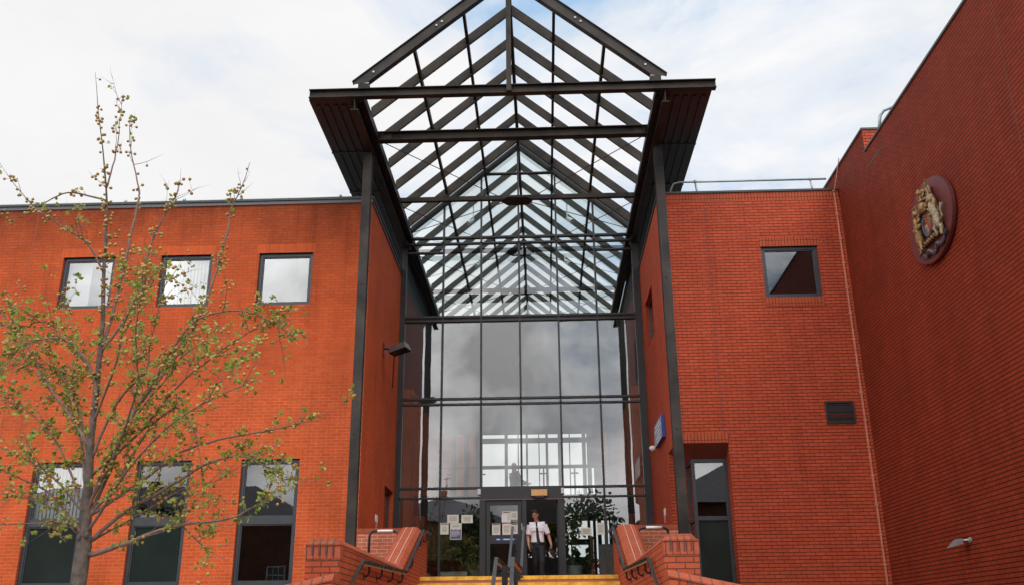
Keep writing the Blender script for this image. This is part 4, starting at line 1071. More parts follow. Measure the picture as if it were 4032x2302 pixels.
def person(label, name_loc, J, cloth, hairy=True, group=None):
    """J: joints in world space"""
    t = thing('person', label, 'person', name_loc, group)
    V = {k: Vector(v) for k, v in J.items()}
    b = MB()
    up = (V['head'] - V['neck']).normalized()
    fd = V['face'].normalized(); sd = fd.cross(up).normalized()
    rot = Matrix((sd, fd, up)).transposed()
    hd = V['head']
    b.ell(hd + up * .035 - fd * .012, (.076, .095, .098), 16, 12, rot)
    b.ell(hd - up * .045 + fd * .022, (.058, .066, .078), 14, 10, rot)          # jaw
    b.ell(hd - up * .1 + fd * .052, (.026, .022, .022), 10, 7, rot)             # chin
    b.tube([hd + up * .02 + fd * .085, hd - up * .012 + fd * .104, hd - up * .026 + fd * .098], [.010, .015, .012], 7)   # nose
    for s_ in (-1, 1):
        b.ell(hd - up * .005 + sd * s_ * .079 - fd * .005, (.011, .02, .032), 8, 7, rot)      # ears
        b.ell(hd + up * .028 + sd * s_ * .032 + fd * .078, (.026, .014, .011), 8, 6, rot)     # brow ridge
        b.ell(hd - up * .025 + sd * s_ * .04 + fd * .062, (.022, .02, .024), 8, 6, rot)       # cheeks
    b.ell(hd - up * .062 + fd * .082, (.024, .012, .010), 8, 6, rot)            # lips
    b.tube([V['chest'], V['neck'], hd - up * .03 - fd * .01], [.07, .056, .054], 12)
    for S in ('l', 'r'):
        b.tube([V['neck'] - up * .04, V['sh_' + S]], [.05, .055], 10)
        b.tube([V['sh_' + S], (V['sh_' + S] + V['el_' + S]) / 2, V['el_' + S]], [.056, .05, .04], 10)
        b.tube([V['el_' + S], V['el_' + S].lerp(V['wr_' + S], .3), V['wr_' + S]], [.041, .043, .027], 10)
        hand(b, V['wr_' + S], V['hd_' + S], 1 if S == 'l' else -1, V.get('pn_' + S, Vector((0, 0, 1))), J.get('curl_' + S, (.5, 0, 0))[0])
        b.tube([V['hip_' + S], V['hip_' + S].lerp(V['kn_' + S], .5), V['kn_' + S]], [.085, .075, .055], 10)
        b.tube([V['kn_' + S], V['kn_' + S].lerp(V['an_' + S], .3), V['an_' + S]], [.053, .055, .036], 10)
        b.tube([V['an_' + S], V['an_' + S] + V['ft_' + S] * .12 + Vector((0, 0, -.05)), V['an_' + S] + V['ft_' + S] * .2 + Vector((0, 0, -.06))], [.036, .036, .025], 8)
    pelvis = (V['hip_l'] + V['hip_r']) / 2
    b.tube([pelvis - Vector((0, 0, .05)), pelvis + Vector((0, 0, .08)), pelvis.lerp(V['chest'], .5), V['chest'], V['neck'] - up * .06], [(.14, .1), (.15, .105), (.14, .1), (.165, .115), (.1, .08)], 16)
    bo = b.build('body', M['skin'], t, True); remesh(bo, .0065, 3)
    # face details
    e = MB()
    for s_ in (-1, 1):
        e.ell(hd + up * .012 + sd * s_ * .032 + fd * .081, (.014, .008, .007), 8, 6, rot)
    e.build('eyes', plain('eye_dark', (.03, .02, .018), .3), t, True)
    e = MB()
    for s_ in (-1, 1): e.tube([hd + up * .03 + sd * s_ * .012 + fd * .093, hd + up * .036 + sd * s_ * .034 + fd * .092, hd + up * .028 + sd * s_ * .056 + fd * .078], [.004, .005, .003], 6)
    e.build('eyebrows', M['hair'], t, True)
    e = MB(); e.tube([hd - up * .062 - sd * .024 + fd * .086, hd - up * .06 + fd * .096, hd - up * .062 + sd * .024 + fd * .086], [.003, .005, .003], 6); e.build('lips', plain('lip', (.33, .1, .08), .5), t, True)
    h = MB()
    if hairy:
        h.ell(hd + up * .062 - fd * .025, (.083, .1, .088), 16, 12, rot)
        h.ell(hd + up * .02 - fd * .06, (.076, .06, .085), 14, 10, rot)
        for k in range(26):
            a = R.uniform(-1, 1); q = hd + up * (.125 + .02 * R.random()) + sd * .065 * a + fd * R.uniform(-.03, .07)
            h.ell(q, (.02, .024, .018), 6, 5, rot)
    else:
        h.ell(hd - up * .01 - fd * .055, (.079, .05, .05), 14, 10, rot)
    ho = h.build('hair', M['hair'], t, True)
    # clothes
    sh = MB()
    sh.tube([pelvis + Vector((0, 0, .03)), pelvis + Vector((0, 0, .12)), pelvis.lerp(V['chest'], .55), V['chest'] + Vector((0, 0, .03)), V['neck'] - up * .075], [(.165, .122), (.178, .128), (.168, .122), (.188, .135), (.12, .095)], 20)
    for S in ('l', 'r'):
        out = (V['sh_' + S] - V['neck']).normalized()
        sh.tube([V['neck'] - up * .06, V['sh_' + S] + Vector((0, 0, .004)) + out * .005], [.066, .072], 14)
        end = V['el_' + S] if cloth.get('long') else V['sh_' + S].lerp(V['el_' + S], .82)
        sh.tube([V['sh_' + S], V['sh_' + S].lerp(end, .5), end], [.073, .072, .07], 14)
        if cloth.get('long'): sh.tube([V['el_' + S], V['wr_' + S]], [.06, .042], 12)
    so = sh.build('shirt' if not cloth.get('long') else 'jacket', cloth['top'], t, True); remesh(so, .011, 3)
    tr = MB()
    tr.tube([pelvis + Vector((0, 0, .075)), pelvis + Vector((0, 0, -.02)), pelvis - Vector((0, 0, .07))], [(.166, .125), (.175, .128), (.16, .12)], 18)
    for S in ('l', 'r'):
        tr.tube([V['hip_' + S], V['hip_' + S].lerp(V['kn_' + S], .5), V['kn_' + S], V['kn_' + S].lerp(V['an_' + S], .5), V['an_' + S] - Vector((0, 0, .04))], [.105, .1, .082, .078, .075], 14)
    to = tr.build('trousers', M['trousers'], t, True); remesh(to, .011, 3)
    for S in ('l', 'r'):
        s_ = MB(); a = V['an_' + S]; f = V['ft_' + S].normalized()
        s_.ell(a - Vector((0, 0, .045)) + f * .0, (.045, .05, .055), 10, 8); s_.tube([a - Vector((0, 0, .055)) - f * .03, a - Vector((0, 0, .06)) + f * .08, a - Vector((0, 0, .068)) + f * .2], [(.04, .042), (.044, .036), (.03, .022)], 10)
        s_.build('shoe', M['shoe'], t, True)
    return t, V, pelvis, sd, fd, up

z = FL; bx, by = -.2, 25.42
J = dict(head=(bx - .045, by - .05, z + 1.705), neck=(bx - .015, by, z + 1.545), face=(-.22, -.93, -.2), chest=(bx, by, z + 1.36),
         sh_l=(bx + .195, by + .0, z + 1.475), sh_r=(bx - .195, by + .02, z + 1.465), el_l=(bx + .30, by + .03, z + 1.19), el_r=(bx - .245, by + .06, z + 1.18),
         wr_l=(bx + .36, by - .07, z + .945), wr_r=(bx - .225, by - .02, z + .93), hd_l=(.10, -.15, -1), hd_r=(.12, -.1, -1), pn_l=(-1, .3, 0), pn_r=(1, .2, 0), curl_l=(1.25, 0, 0), curl_r=(.55, 0, 0),
         hip_l=(bx + .10, by + .01, z + .93), hip_r=(bx - .09, by, z + .93), kn_l=(bx + .115, by - .2, z + .52), kn_r=(bx - .035, by + .05, z + .49),
         an_l=(bx + .10, by - .14, z + .12), an_r=(bx - .02, by + .22, z + .17), ft_l=(.1, -1, 0), ft_r=(-.12, -.9, -.3))
t, V, pel, sd, fd, up = person('man in white short sleeved shirt and black tie stepping out of the open door', (bx, by, z), J, dict(top=M['shirt']))
m = MB()
nk = V['neck'] - Vector((0, 0, .045)) + Vector((0, -.075, 0)); 
pts = [nk, V['chest'] + Vector((-.005, -.142, .02)), pel.lerp(V['chest'], .5) + Vector((.01, -.132, 0)), pel + Vector((.03, -.14, .1))]
for (a, b), (w0, w1) in zip(zip(pts[:-1], pts[1:]), ((.035, .055), (.055, .075), (.075, .085))):
    a = Vector(a); b = Vector(b); m.hexa([a + Vector((-w0 / 2, 0, 0)), a + Vector((w0 / 2, 0, 0)), a + Vector((w0 / 2, .012, 0)), a + Vector((-w0 / 2, .012, 0)), b + Vector((-w1 / 2, 0, 0)), b + Vector((w1 / 2, 0, 0)), b + Vector((w1 / 2, .012, 0)), b + Vector((-w1 / 2, .012, 0))])
m.ell(nk + Vector((0, -.004, .012)), (.026, .018, .022)); m.build('tie', M['trousers'], t)
m = MB()
for s_ in (-1, 1):
    m.hexa([nk + Vector((0, -.002, .0)), nk + Vector((s_ * .075, .0, -.035)), nk + Vector((s_ * .085, .05, .02)), nk + Vector((s_ * .055, .045, .05)), nk + Vector((0, .006, .01)), nk + Vector((s_ * .075, .01, -.03)), nk + Vector((s_ * .09, .06, .02)), nk + Vector((s_ * .055, .055, .055))])
m.build('collar', M['shirt'], t)
for s_ in (-1, 1):
    m = MB(); m.box(bx + s_ * .095 - .058, bx + s_ * .095 + .058, by - .148, by - .128, z + 1.30, z + 1.345); m.build('pocket_flap', M['shirt'], t)
for s_, S in ((1, 'l'), (-1, 'r')):
    m = MB(); c = V['sh_' + S]; m.bar(c + Vector((s_ * .02, 0, .069)), c + Vector((-s_ * .07, 0, .076)), .045, .008, up=(0, 0, 1)); m.build('epaulette', M['shirt'], t)
m = MB(); m.tube([pel + Vector((0, 0, .05)), pel + Vector((0, 0, .095))], [(.184, .137), (.184, .137)], 20); m.build('belt', M['black'], t)
m = MB(); m.box(bx - .19, bx - .13, by - .09, by - .03, z + .86, z + .98); m.build('belt_pouch', M['black'], t)
m = MB(); w_ = V['wr_l']; d_ = (V['wr_l'] - V['el_l']).normalized(); m.tube([w_ - d_ * .035, w_ - d_ * .01], [.034, .033], 10); m.build('wristwatch', M['galv'], t)
# the cap he carries
cpos = V['wr_l'] + Vector((.02, -.05, -.23))
t = thing('peaked_cap', 'black peaked cap with white band held low in the man\'s hand', 'cap', tuple(cpos))
axc = Vector((.55, -.35, .45)).normalized(); rot = axc.to_track_quat('Z', 'Y').to_matrix()
m = MB(); m.tube([cpos - axc * .05, cpos + axc * .015], [(.085, .1), (.087, .102)], 18); m.ell(cpos + axc * .035, (.125, .14, .035), 18, 8, rot); m.build('crown', M['trousers'], t, True)
m = MB(); m.tube([cpos - axc * .042, cpos + axc * .002], [(.09, .105), (.091, .106)], 18, cap=False); m.build('band', M['white'], t, True)
m = MB(); m.ell(cpos - axc * .055 + rot @ Vector((0, -.1, 0)), (.08, .065, .010), 14, 6, rot); m.build('peak', M['shoe'], t, True)

z = 5.6; bx, by = -.98, 31.9
J = dict(head=(bx, by, z + 1.22), neck=(bx, by + .02, z + 1.06), face=(.8, .55, -.1), chest=(bx, by + .02, z + .88), sh_l=(bx + .1, by - .16, z + .99), sh_r=(bx - .08, by + .18, z + .99),
         el_l=(bx + .2, by - .2, z + .72), el_r=(bx + .1, by + .25, z + .72), wr_l=(bx + .42, by - .08, z + .66), wr_r=(bx + .38, by + .2, z + .66), hd_l=(1, .2, 0), hd_r=(1, -.1, 0), pn_l=(0, 0, -1), pn_r=(0, 0, -1), curl_l=(.4, 0, 0), curl_r=(.4, 0, 0),
         hip_l=(bx + .04, by - .08, z + .47), hip_r=(bx + .0, by + .1, z + .47), kn_l=(bx + .45, by - .06, z + .5), kn_r=(bx + .42, by + .16, z + .5), an_l=(bx + .45, by - .06, z + .1), an_r=(bx + .44, by + .16, z + .1), ft_l=(1, 0, 0), ft_r=(1, .1, 0))
person('person in grey jacket sitting behind the gallery rail inside the glass hall', (bx, by, z), J, dict(top=M['jacket'], long=True), hairy=False)
t = thing('gallery_bench', 'low bench under the person on the gallery', 'bench', (bx, by, z))
m = MB(); m.box(bx - .35, bx + .22, by - .7, by + .7, z + .32, z + .385); m.build('seat', M['wood'], t)
for dx, dy in ((-.3, -.6), (.17, -.6), (-.3, .6), (.17, .6)):
    m = MB(); m.box(bx + dx - .025, bx + dx + .025, by + dy - .025, by + dy + .025, z, z + .32); m.build('leg', M['steel'], t)

# ------------------------------------------------------------------ the pear tree in front of the left block
TY = 11.0
T = thing('fruit_tree', 'sparse fruit tree with yellow green leaves and small fruits before the left block', 'tree', (-5.25, TY, 0))
TR = [(-5.24, 0), (-5.26, 1.1), (-5.28, 2.14), (-5.28, 2.56), (-5.29, 2.83), (-5.36, 3.53), (-5.39, 4.35), (-5.44, 5.27), (-5.55, 6.35), (-5.64, 7.1), (-5.83, 7.93), (-6.03, 8.87)]
TRr = [.12, .098, .084, .08, .062, .044, .034, .026, .018, .012, .007, .002]
LIMB = {
'A': [(-5.21, 2.47), (-4.78, 2.6), (-4.43, 2.73), (-4.2, 2.79), (-3.65, 2.85), (-3.4, 2.96), (-3.04, 3.11)],
'A2': [(-4.2, 2.79), (-3.88, 2.54), (-3.61, 2.38)],
'B': [(-5.21, 2.63), (-4.83, 2.96), (-4.43, 3.19), (-3.98, 3.47), (-3.55, 3.57), (-3.16, 3.38), (-2.91, 3.16)],
'C': [(-5.27, 2.89), (-4.98, 3.3), (-4.77, 3.77), (-4.58, 4.04), (-4.35, 4.15), (-4.12, 3.82), (-4.02, 3.51)],
'D': [(-5.28, 2.88), (-5.1, 3.41), (-4.96, 3.97), (-4.69, 4.49), (-4.54, 4.86), (-4.24, 5.27), (-3.74, 5.37), (-3.3, 5.22), (-3.01, 5.0)],
'E': [(-5.32, 3.36), (-4.78, 3.89), (-4.45, 4.37), (-4.1, 4.71), (-3.58, 5.1), (-3.2, 5.22)],
'F': [(-5.27, 2.91), (-4.71, 3.29), (-4.27, 3.63), (-3.74, 3.79), (-3.2, 3.88), (-2.78, 3.98), (-2.58, 4.08)],
'G': [(-5.34, 3.57), (-5.11, 4.25), (-4.82, 4.61), (-4.8, 4.95), (-4.74, 5.57), (-4.67, 5.84)],
'H': [(-5.39, 4.11), (-5.42, 4.51), (-5.67, 4.88), (-5.95, 5.06), (-6.34, 5.01), (-6.66, 4.84), (-6.92, 4.63)],
'I': [(-5.37, 4.45), (-5.53, 4.68), (-5.83, 5.02), (-6.16, 5.28), (-6.5, 5.22), (-6.95, 5.35)],
'J': [(-5.29, 2.91), (-5.71, 3.31), (-6.01, 3.52), (-6.46, 3.72), (-6.82, 3.84)],
'K': [(-5.3, 2.68), (-5.74, 3.15), (-6.12, 3.34), (-6.41, 3.45), (-6.81, 3.5)],
'L': [(-5.3, 2.65), (-5.56, 2.84), (-5.9, 2.83), (-6.3, 2.82), (-6.58, 2.78)],
'M': [(-5.36, 3.7), (-5.7, 4.12), (-6.04, 4.52), (-6.3, 4.92), (-6.76, 5.44), (-7.01, 5.68)],
'N': [(-5.61, 6.92), (-6.08, 7.05), (-6.39, 6.94), (-6.67, 6.75), (-6.87, 6.67)],
'O': [(-5.51, 5.91), (-5.76, 6.3), (-6.17, 6.59), (-6.59, 6.89), (-6.99, 7.33)],
'P': [(-5.41, 4.75), (-5.28, 5.8), (-5.2, 6.8), (-5.21, 7.08), (-5.39, 7.68), (-5.46, 8.11)],
'Q': [(-5.41, 4.86), (-5.09, 5.47), (-4.94, 6.34), (-4.78, 6.79), (-4.7, 7.01), (-4.69, 7.19)],
'R': [(-4.83, 4.24), (-4.5, 4.74), (-4.21, 5.35), (-4.0, 6.32), (-3.96, 6.77), (-3.86, 7.05), (-3.77, 7.43)],
'S': [(-5.64, 7.1), (-5.59, 7.51), (-5.58, 7.93), (-5.61, 8.42)],
'U1': [(-5.3, 3.0), (-5.05, 3.7), (-4.9, 4.4), (-5.0, 5.2), (-4.95, 5.9)],
'U2': [(-5.32, 3.1), (-5.5, 3.8), (-5.7, 4.3), (-5.75, 5.0), (-5.95, 5.6)],
'U3': [(-5.28, 2.8), (-5.55, 3.4), (-5.9, 3.9), (-6.4, 4.3), (-6.8, 4.45)],
'U4': [(-5.27, 2.7), (-4.9, 3.4), (-4.5, 3.9), (-4.0, 4.25), (-3.4, 4.5)],
'U5': [(-5.25, 2.6), (-4.7, 2.9), (-4.2, 3.2), (-3.75, 3.3)],
'U6': [(-5.35, 3.4), (-5.55, 4.1), (-5.9, 4.6), (-6.4, 4.75), (-6.7, 4.6)],
'U7': [(-5.3, 2.9), (-5.15, 3.5), (-4.85, 4.1), (-4.5, 4.6), (-4.3, 5.0)],
'U8': [(-5.3, 2.7), (-5.7, 3.0), (-6.2, 3.15), (-6.7, 3.2)],
'U9': [(-5.38, 4.0), (-5.2, 4.7), (-5.15, 5.3), (-4.9, 5.7), (-4.75, 6.1)],
}
def smooth_poly(pts, sub=4):
    P = [pts[0]] + list(pts) + [pts[-1]]; out = []
    for i in range(1, len(P) - 2):
        p0, p1, p2, p3 = (Vector(P[i + k]) for k in (-1, 0, 1, 2))
        for k in range(sub):
            t_ = k / sub
            out.append(.5 * ((2 * p1) + (p2 - p0) * t_ + (2 * p0 - 5 * p1 + 4 * p2 - p3) * t_ ** 2 + (3 * p1 - p0 - 3 * p2 + p3) * t_ ** 3))
    out.append(Vector(P[-1])); return out
RT = random.Random(21)
trunk_pts = smooth_poly([(x, TY, z_) for x, z_ in TR], 3)
tr_r = []
for i in range(len(TRr) - 1):
    for k in range(3): tr_r.append(TRr[i] + (TRr[i + 1] - TRr[i]) * k / 3)
tr_r.append(TRr[-1])
m = MB(); m.tube([p + Vector((RT.gauss(0, .004), RT.gauss(0, .006), 0)) for p in trunk_pts], [r * RT.uniform(.95, 1.06) for r in tr_r], 12)
for k in range(7):
    p = Vector((-5.28 + RT.uniform(-.06, .06), TY - .075, RT.uniform(1.6, 2.7))); m.ell(p, (.03, .03, .035), 7, 5)
m.build('trunk', M['bark'], T, True)
LF = MB(); FR = []          # leaves and fruit positions
TW = MB()
def grow_detail(pts, r0, leafy, fruity, vis=True):
    """twigs, spurs, leaves and fruit along one shoot"""
    acc = 0; step = .085
    for i in range(1, len(pts)):
        a, b = pts[i - 1], pts[i]; L = (b - a).length; acc += L
        f = i / (len(pts) - 1)
        if f < .16: continue
        while acc > step:
            acc -= step
            p = a.lerp(b, RT.random()); dr = (b - a).normalized()
            z_ = p.z
            lf = leafy * (1.25 if z_ < 5.4 else .75 if z_ < 6.0 else .22)
            if RT.random() < .55 * lf:          # a spur with a rosette of leaves
                n = RT.randint(2, 5)
                o = Vector((RT.gauss(0, 1), RT.gauss(0, 1), RT.gauss(.3, 1))).normalized()
                q = p + o * RT.uniform(.02, .06); TW.tube([p, q], [.004, .003], 4, False)
                for _ in range(n):
                    d_ = (o + Vector((RT.gauss(0, .7), RT.gauss(0, .7), RT.gauss(-.15, .6)))).normalized()
                    q2 = q + d_ * RT.uniform(.008, .03)
                    leaf_quad(LF, q2, d_, RT.uniform(.038, .076), RT.uniform(.03, .054))
            if RT.random() < .36 * fruity:
                for _ in range(RT.randint(1, 4)):
                    o = Vector((RT.gauss(0, 1), RT.gauss(0, 1), RT.gauss(-.3, .7))).normalized()
                    q = p + o * RT.uniform(.03, .075); TW.tube([p, q], .0022, 4, False)
                    FR.append((q, RT.uniform(.016, .0225)))
def shoot(p, d, L, r, leafy, fruity, depth):
    n = max(3, int(L / .09)); pts = [p]
    for k in range(n):
        d = (d + Vector((RT.gauss(0, .12), RT.gauss(0, .12), RT.gauss(.02, .1)))).normalized(); pts.append(pts[-1] + d * L / n)
    TW.tube(pts, [r * (1 - .85 * k / n) for k in range(n + 1)], 5)
    grow_detail(pts, r, leafy, fruity)
    if depth > 0:
        for _ in range(RT.randint(1, 2)):
            i = RT.randint(1, n - 1); dd = (d + Vector((RT.gauss(0, .7), RT.gauss(0, .7), RT.gauss(.1, .5)))).normalized()
            shoot(pts[i], dd, L * RT.uniform(.35, .6), r * .55, leafy, fruity, depth - 1)
for nm, pl in LIMB.items():
    L = sum(math.hypot(b[0] - a[0], b[1] - a[1]) for a, b in zip(pl[:-1], pl[1:]))
    if nm == 'R': dy0, sl = .35, .1
    elif nm in ('A', 'A2'): dy0, sl = 0, -.12
    elif nm[0] == 'U': dy0, sl = 0, RT.choice((-.5, .5, .35, -.35))
    else: dy0, sl = 0, RT.uniform(-.28, .28)
    acc = 0; P3 = []
    for i, (x, z_) in enumerate(pl):
        if i: acc += math.hypot(x - pl[i - 1][0], z_ - pl[i - 1][1])
        dy = dy0 + sl * acc
        k = (TY + dy) / TY
        P3.append(((x) * k, TY + dy, 1.6 + (z_ - 1.6) * k))
    if nm == 'A2': P3[0] = (-4.2 * (TY - .12) / TY, TY - .12, 2.79)
    pts = smooth_poly(P3, 5)
    r0 = {'A': .033, 'B': .026, 'C': .022, 'D': .026, 'F': .022, 'H': .027, 'M': .022}.get(nm, .006 + .0048 * L)
    rs = [r0 * (1 - .9 * (i / (len(pts) - 1)) ** .8) + .0015 for i in range(len(pts))]
    m = MB(); m.tube([p + Vector((RT.gauss(0, .004), RT.gauss(0, .004), RT.gauss(0, .004))) for p in pts], rs, 7)
    lb = m.build('limb', M['twig'], T, True)
    thin = nm in ('P', 'Q', 'R', 'S', 'O', 'N')
    grow_detail(pts, r0, .5 if nm in ('P', 'Q', 'R', 'O', 'F') else .85, .2 if nm == 'F' else .5 if nm in ('A', 'A2', 'B', 'E', 'U5') else 1.0 if not thin else .8)
    nt_ = int(L / .15) if nm != 'F' else int(L / .55)
    for _ in range(nt_):
        f = RT.uniform(.2, .97); i = int(f * (len(pts) - 1)); p = pts[i]
        if p.z > 6.6 and RT.random() < .55: continue
        dr = (pts[min(i + 1, len(pts) - 1)] - pts[max(i - 1, 0)]).normalized()
        d = (dr * .8 + Vector((RT.gauss(0, .6), RT.gauss(0, .7), RT.gauss(.25, .5)))).normalized()
        shoot(p, d, RT.uniform(.2, .8) * (.7 if p.z > 5.5 else 1), RT.uniform(.0035, .0055), .75, .5, 1 if RT.random() < .6 else 0)
for i in range(16, len(trunk_pts) - 2):
    p = trunk_pts[i]
    if p.z < 3.2: continue
    grow_detail([p, trunk_pts[i + 1]] * 1 + [trunk_pts[i + 1]], .02, .5, 1.4)
    if RT.random() < .5 and p.z < 8: shoot(p, Vector((RT.choice((-1, 1)) * .7, RT.gauss(0, .5), .6)).normalized(), RT.uniform(.15, .5), .005, .5, .9, 0)
for i in range(len(trunk_pts) - 1):
    a, b = trunk_pts[i], trunk_pts[i + 1]
    if a.z > 4:
        for _ in range(5 if a.z < 7.9 else 1):
            if RT.random() < .75:
                p = a.lerp(b, RT.random()); o = Vector((RT.gauss(0, 1), RT.gauss(0, 1), .2)).normalized(); q = p + o * RT.uniform(.03, .09)
                TW.tube([p, q], .0022, 4, False); FR.append((q, RT.uniform(.017, .0225)))
TW.build('twigs', M['twig'], T)
lo = LF.build('leaves', M['leaf'], T); lo['kind'] = 'stuff'
FR.sort(key=lambda q: (q[0] - Vector((0, 0, 1.6))).length - q[1] * 40)
fm = MB(); fm.ell((0, 0, 0), (1, 1, .95), 9, 7); fm.tube([(0, 0, -.9), (0, 0, -1.15)], [.25, .12], 5)
f0 = fm.build('fruit', M['fruit'], T, True)
for i, (p, r) in enumerate(FR[:100]):
    o = f0 if i == 0 else f0.copy()
    if i: COL.objects.link(o); o.parent = T
    o.location = p - wloc(T); o.scale = (r, r, r); o.rotation_euler = (RT.uniform(-.6, .6), RT.uniform(-.6, .6), 0)
rest = MB()
for p, r in FR[100:]: rest.ell(p, (r, r, r * .95), 8, 6)
ro = rest.build('fruits', M['fruit'], T, True); ro['kind'] = 'stuff'
print('leaves', len(LF.f) // 6, 'fruit', len(FR))

# ------------------------------------------------------------------ what the windows mirror: the other side of the street, and shrubs behind the hall
def broad_tree(x, y, h, r, label, mat, n=1500, group='trees across the street'):
    t = thing('broadleaf_tree', label, 'tree', (x, y, 0), group)
    m = MB(); m.tube([(x, y, -.1), (x + .1, y, h * .35), (x - .05, y, h * .7)], [.22, .17, .06], 9)
    for k in range(6):
        a = k * 1.05; m.tube([(x, y, h * (.3 + .04 * k)), (x + r * .55 * math.cos(a), y + r * .55 * math.sin(a), h * (.55 + .05 * k))], [.08, .02], 6)
    m.build('trunk', M['bark'], t, True)
    m = MB()
    for k in range(14):
        v = Vector((R.gauss(0, .5), R.gauss(0, .5), R.gauss(0, .45)))
        c = (x + v.x * r * .9, y + v.y * r * .9, h * .66 + v.z * h * .34)
        bushy(m, c, (r * .5, r * .5, h * .16), n // 14, .34, .22, .6)
    m.build('crown', mat, t)
def house(x0, x1, y0, y1, hw, hr, label, name='brick_house', nwin=5):
    t = thing(name, label, 'house', ((x0 + x1) / 2, (y0 + y1) / 2, 0), 'houses across the street')
    m = MB(); m.box(x0, x1, y0, y1, -.1, hw); m.build('wall', M['house'], t)
    m = MB(); cx, cy = (x0 + x1) / 2, (y0 + y1) / 2; rx = max(0, (x1 - x0) / 2 - (y1 - y0) / 2); e = .4
    A_ = [(x0 - e, y0 - e, hw + .002), (x1 + e, y0 - e, hw + .002), (x1 + e, y1 + e, hw + .002), (x0 - e, y1 + e, hw + .002), (cx - rx, cy, hr), (cx + rx + .01, cy, hr)]
    m.add(A_, [(0, 1, 2, 3), (0, 1, 5, 4), (2, 3, 4, 5), (1, 2, 5), (3, 0, 4)]); ro_ = m.build('roof', M['slate'], t)
    m = MB(); m.box(cx - .3, cx + .3, cy - .3, cy + .3, hr - .9, hr + .35); m.tube([(cx + .2, cy, hr), (cx + .25, cy, hr + 1.5)], .025, 5); m.tube([(cx - .05, cy, hr + 1.35), (cx + .55, cy, hr + 1.45)], .02, 5); m.build('chimney', M['house'], ro_)
    for k in range(nwin):
        xx = x0 + (x1 - x0) * (k + .5) / nwin
        for zz in (1.0, 4.0):
            m = MB(); y = y1 + .02
            m.box(xx - .6, xx - .52, y - .02, y + .03, zz, zz + 1.7); m.box(xx + .52, xx + .6, y - .02, y + .03, zz, zz + 1.7)
            for q in (0, .53, 1.07, 1.62): m.box(xx - .52, xx + .52, y - .02, y + .03, zz + q, zz + q + .07)
            for q in (-.19, .17): m.box(xx + q, xx + q + .03, y - .02, y + .025, zz, zz + 1.7)
            w = m.build('window', M['white'], t)
            m = MB(); m.quad((xx - .55, y - .015, zz), (xx + .55, y - .015, zz), (xx + .55, y - .015, zz + 1.7), (xx - .55, y - .015, zz + 1.7)); m.build('pane', M['panel'], w)
house(-13.4, -2.4, -31, -20, 9.2, 11.9, 'brick house with hipped slate roof across the street, mirrored in the left entrance pane', nwin=4)
house(-40, -15.4, -30, -20, 8.6, 11.5, 'long brick house with white sash windows, mirrored in the left block windows', nwin=7)
house(6.5, 30, -24, -14, 8.6, 11.6, 'brick house mirrored in the recessed corner window', nwin=6)
broad_tree(-5.2, -12.5, 9.0, 1.7, 'slim green tree across the street, mirrored left of the entrance door', M['leafd'], 2400)
broad_tree(3.1, -12.0, 10.4, 2.9, 'wide green tree across the street, mirrored in the right entrance pane', M['leafd'], 5000)
broad_tree(-22.5, -13, 10, 3.2, 'tree across the street, mirrored in the middle lower window', M['leafd'], 2200)
def shrub(x, y, w, h, z0, label, mat, n=700):
    t = thing('shrub', label, 'shrub', (x, y, z0), 'shrubs outside the rear windows')
    m = MB(); m.tube([(x, y, z0), (x, y, z0 + h * .6)], [.06, .03], 6); m.build('stem', M['bark'], t)
    m = MB()
    for k in range(6): bushy(m, (x + R.uniform(-.6, .6) * w, y + R.uniform(-.3, .3), z0 + h * R.uniform(.3, .8)), (w * .5, .4, h * .25), n // 6, .14, .09, .6)
    m.build('foliage', mat, t)
g = MB(); g.box(-6, 7, 34.4, 60, 1.5, 2.6); tag(g.build('garden_terrace', M['turf']), kind='structure')
shrub(-.15, 36.3, 1.5, 3.6, 2.6, 'yellow leaved shrub behind the hall, seen through the open door', M['leafy'], 6000)
shrub(1.9, 37.5, 1.0, 1.8, 2.6, 'low autumn coloured shrub behind the hall, below the right notices', M['leafy'])

# ------------------------------------------------------------------ camera
F_PX, W_PX = 3724.46, 4032.0
cd = bpy.data.cameras.new('camera'); cam = bpy.data.objects.new('camera', cd); COL.objects.link(cam)
cd.sensor_fit = 'HORIZONTAL'; cd.sensor_width = 36.0; cd.lens = 36.0 * F_PX / W_PX; cd.clip_start = .1; cd.clip_end = 2000
pitch, yaw, roll = (math.radians(a) for a in (19.705, 1.798, -.5727))
cy_, sy_, cp_, sp_, cr_, sr_ = math.cos(yaw), math.sin(yaw), math.cos(pitch), math.sin(pitch), math.cos(roll), math.sin(roll)
fwd = Vector((-sy_ * cp_, cy_ * cp_, sp_)); right = Vector((cy_, sy_, 0)); upc = right.cross(fwd)
r2 = right * cr_ + upc * sr_; u2 = upc * cr_ - right * sr_
mt = Matrix((r2, u2, -fwd)).transposed().to_4x4(); mt.translation = (0, 0, 1.6); cam.matrix_world = mt
SC.camera = cam

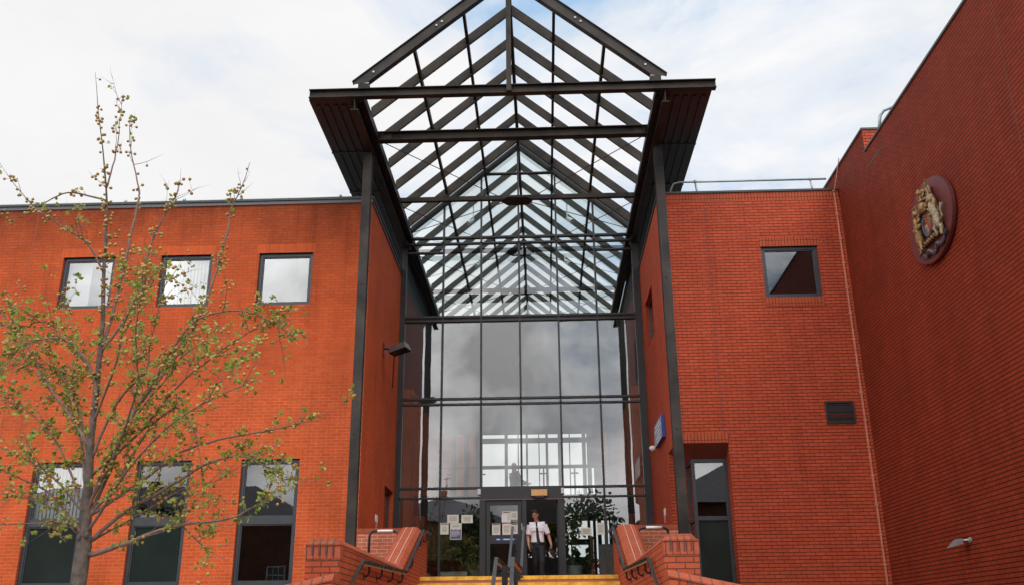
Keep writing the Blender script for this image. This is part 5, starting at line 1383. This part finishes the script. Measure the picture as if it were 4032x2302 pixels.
# ------------------------------------------------------------------ sky and sun
SUN = Vector((.42, -.58, .70)).normalized()
ld = bpy.data.lights.new('sun', 'SUN'); ld.energy = 1.35; ld.angle = math.radians(30); ld.color = (1, .95, .88)
lo_ = bpy.data.objects.new('sun', ld); COL.objects.link(lo_); lo_.rotation_euler = (-SUN).to_track_quat('-Z', 'Y').to_euler(); lo_.location = (0, 0, 60)
W = bpy.data.worlds.new('World'); SC.world = W; W.use_nodes = True; nt = W.node_tree; nt.nodes.clear()
out = nt.nodes.new('ShaderNodeOutputWorld'); bg = nt.nodes.new('ShaderNodeBackground')
sky = nt.nodes.new('ShaderNodeTexSky'); sky.sky_type = 'NISHITA'; sky.sun_disc = False
sky.sun_elevation = math.asin(SUN.z); sky.sun_rotation = math.atan2(SUN.x, SUN.y)
tc = nt.nodes.new('ShaderNodeTexCoord'); d = tc.outputs['Generated']
mp = nt.nodes.new('ShaderNodeMapping'); mp.inputs['Scale'].default_value = (1.0, 1.0, 1.9); mp.inputs['Location'].default_value = (.35, .1, .2); nt.links.new(d, mp.inputs[0])
n1 = noise_(nt, mp.outputs[0], 4.2, 9, .58, .35); n2 = noise_(nt, mp.outputs[0], 1.5, 5, .5, .2); n3 = noise_(nt, mp.outputs[0], 2.6, 7, .6)
sep = nt.nodes.new('ShaderNodeSeparateXYZ'); nt.links.new(d, sep.inputs[0])
side = math_(nt, 'ADD', math_(nt, 'MULTIPLY', sep.outputs[0], .26), .05)            # the cloud cover thins out to the right
cover = math_(nt, 'SUBTRACT', math_(nt, 'ADD', math_(nt, 'MULTIPLY', n1, .65), math_(nt, 'MULTIPLY', n2, .45)), side)
mask = ramp_(nt, cover, [(.38, 0.0), (.47, .7), (.56, 1.0)])
skyc = mix_(nt, 1.0, sky.outputs[0], (.085, .085, .085), 'MULTIPLY')
skyc = mix_(nt, .8, skyc, (.44, .66, .93))
dot = nt.nodes.new('ShaderNodeVectorMath'); dot.operation = 'DOT_PRODUCT'; nt.links.new(d, dot.inputs[0]); dot.inputs[1].default_value = SUN
glow = math_(nt, 'POWER', math_(nt, 'MAXIMUM', dot.outputs['Value'], 0), 3.0)
n4 = noise_(nt, d, 5.5, 6, .55, .4)
n4 = math_(nt, 'MULTIPLY', math_(nt, 'SUBTRACT', n4, .36), 3.2, True)
boost = math_(nt, 'DIVIDE', math_(nt, 'SUBTRACT', .5, sep.outputs[1]), .6, True)      # brighter cloud towards the sun's side
lum = math_(nt, 'ADD', math_(nt, 'ADD', math_(nt, 'MULTIPLY', glow, .9), math_(nt, 'MULTIPLY', boost, math_(nt, 'MULTIPLY', math_(nt, 'SUBTRACT', n4, .06), 2.6))), math_(nt, 'ADD', .73, math_(nt, 'MULTIPLY', n3, .29)))
cl = nt.nodes.new('ShaderNodeVectorMath'); cl.operation = 'SCALE'; cl.inputs[0].default_value = (1.0, .995, 1.0); nt.links.new(lum, cl.inputs['Scale'])
colr = mix_(nt, mask, skyc, cl.outputs[0])
nt.links.new(colr, bg.inputs[0]); bg.inputs[1].default_value = 1.0; nt.links.new(bg.outputs[0], out.inputs[0])

SC.view_settings.view_transform = 'Standard'; SC.view_settings.look = 'None'; SC.view_settings.exposure = 0.1; SC.view_settings.gamma = 1
SC.render.engine = 'CYCLES'
SC.cycles.max_bounces = 8; SC.cycles.transparent_max_bounces = 24; SC.cycles.diffuse_bounces = 4; SC.cycles.glossy_bounces = 4
SC.cycles.use_denoising = True
SC.cycles.caustics_reflective = False; SC.cycles.caustics_refractive = False
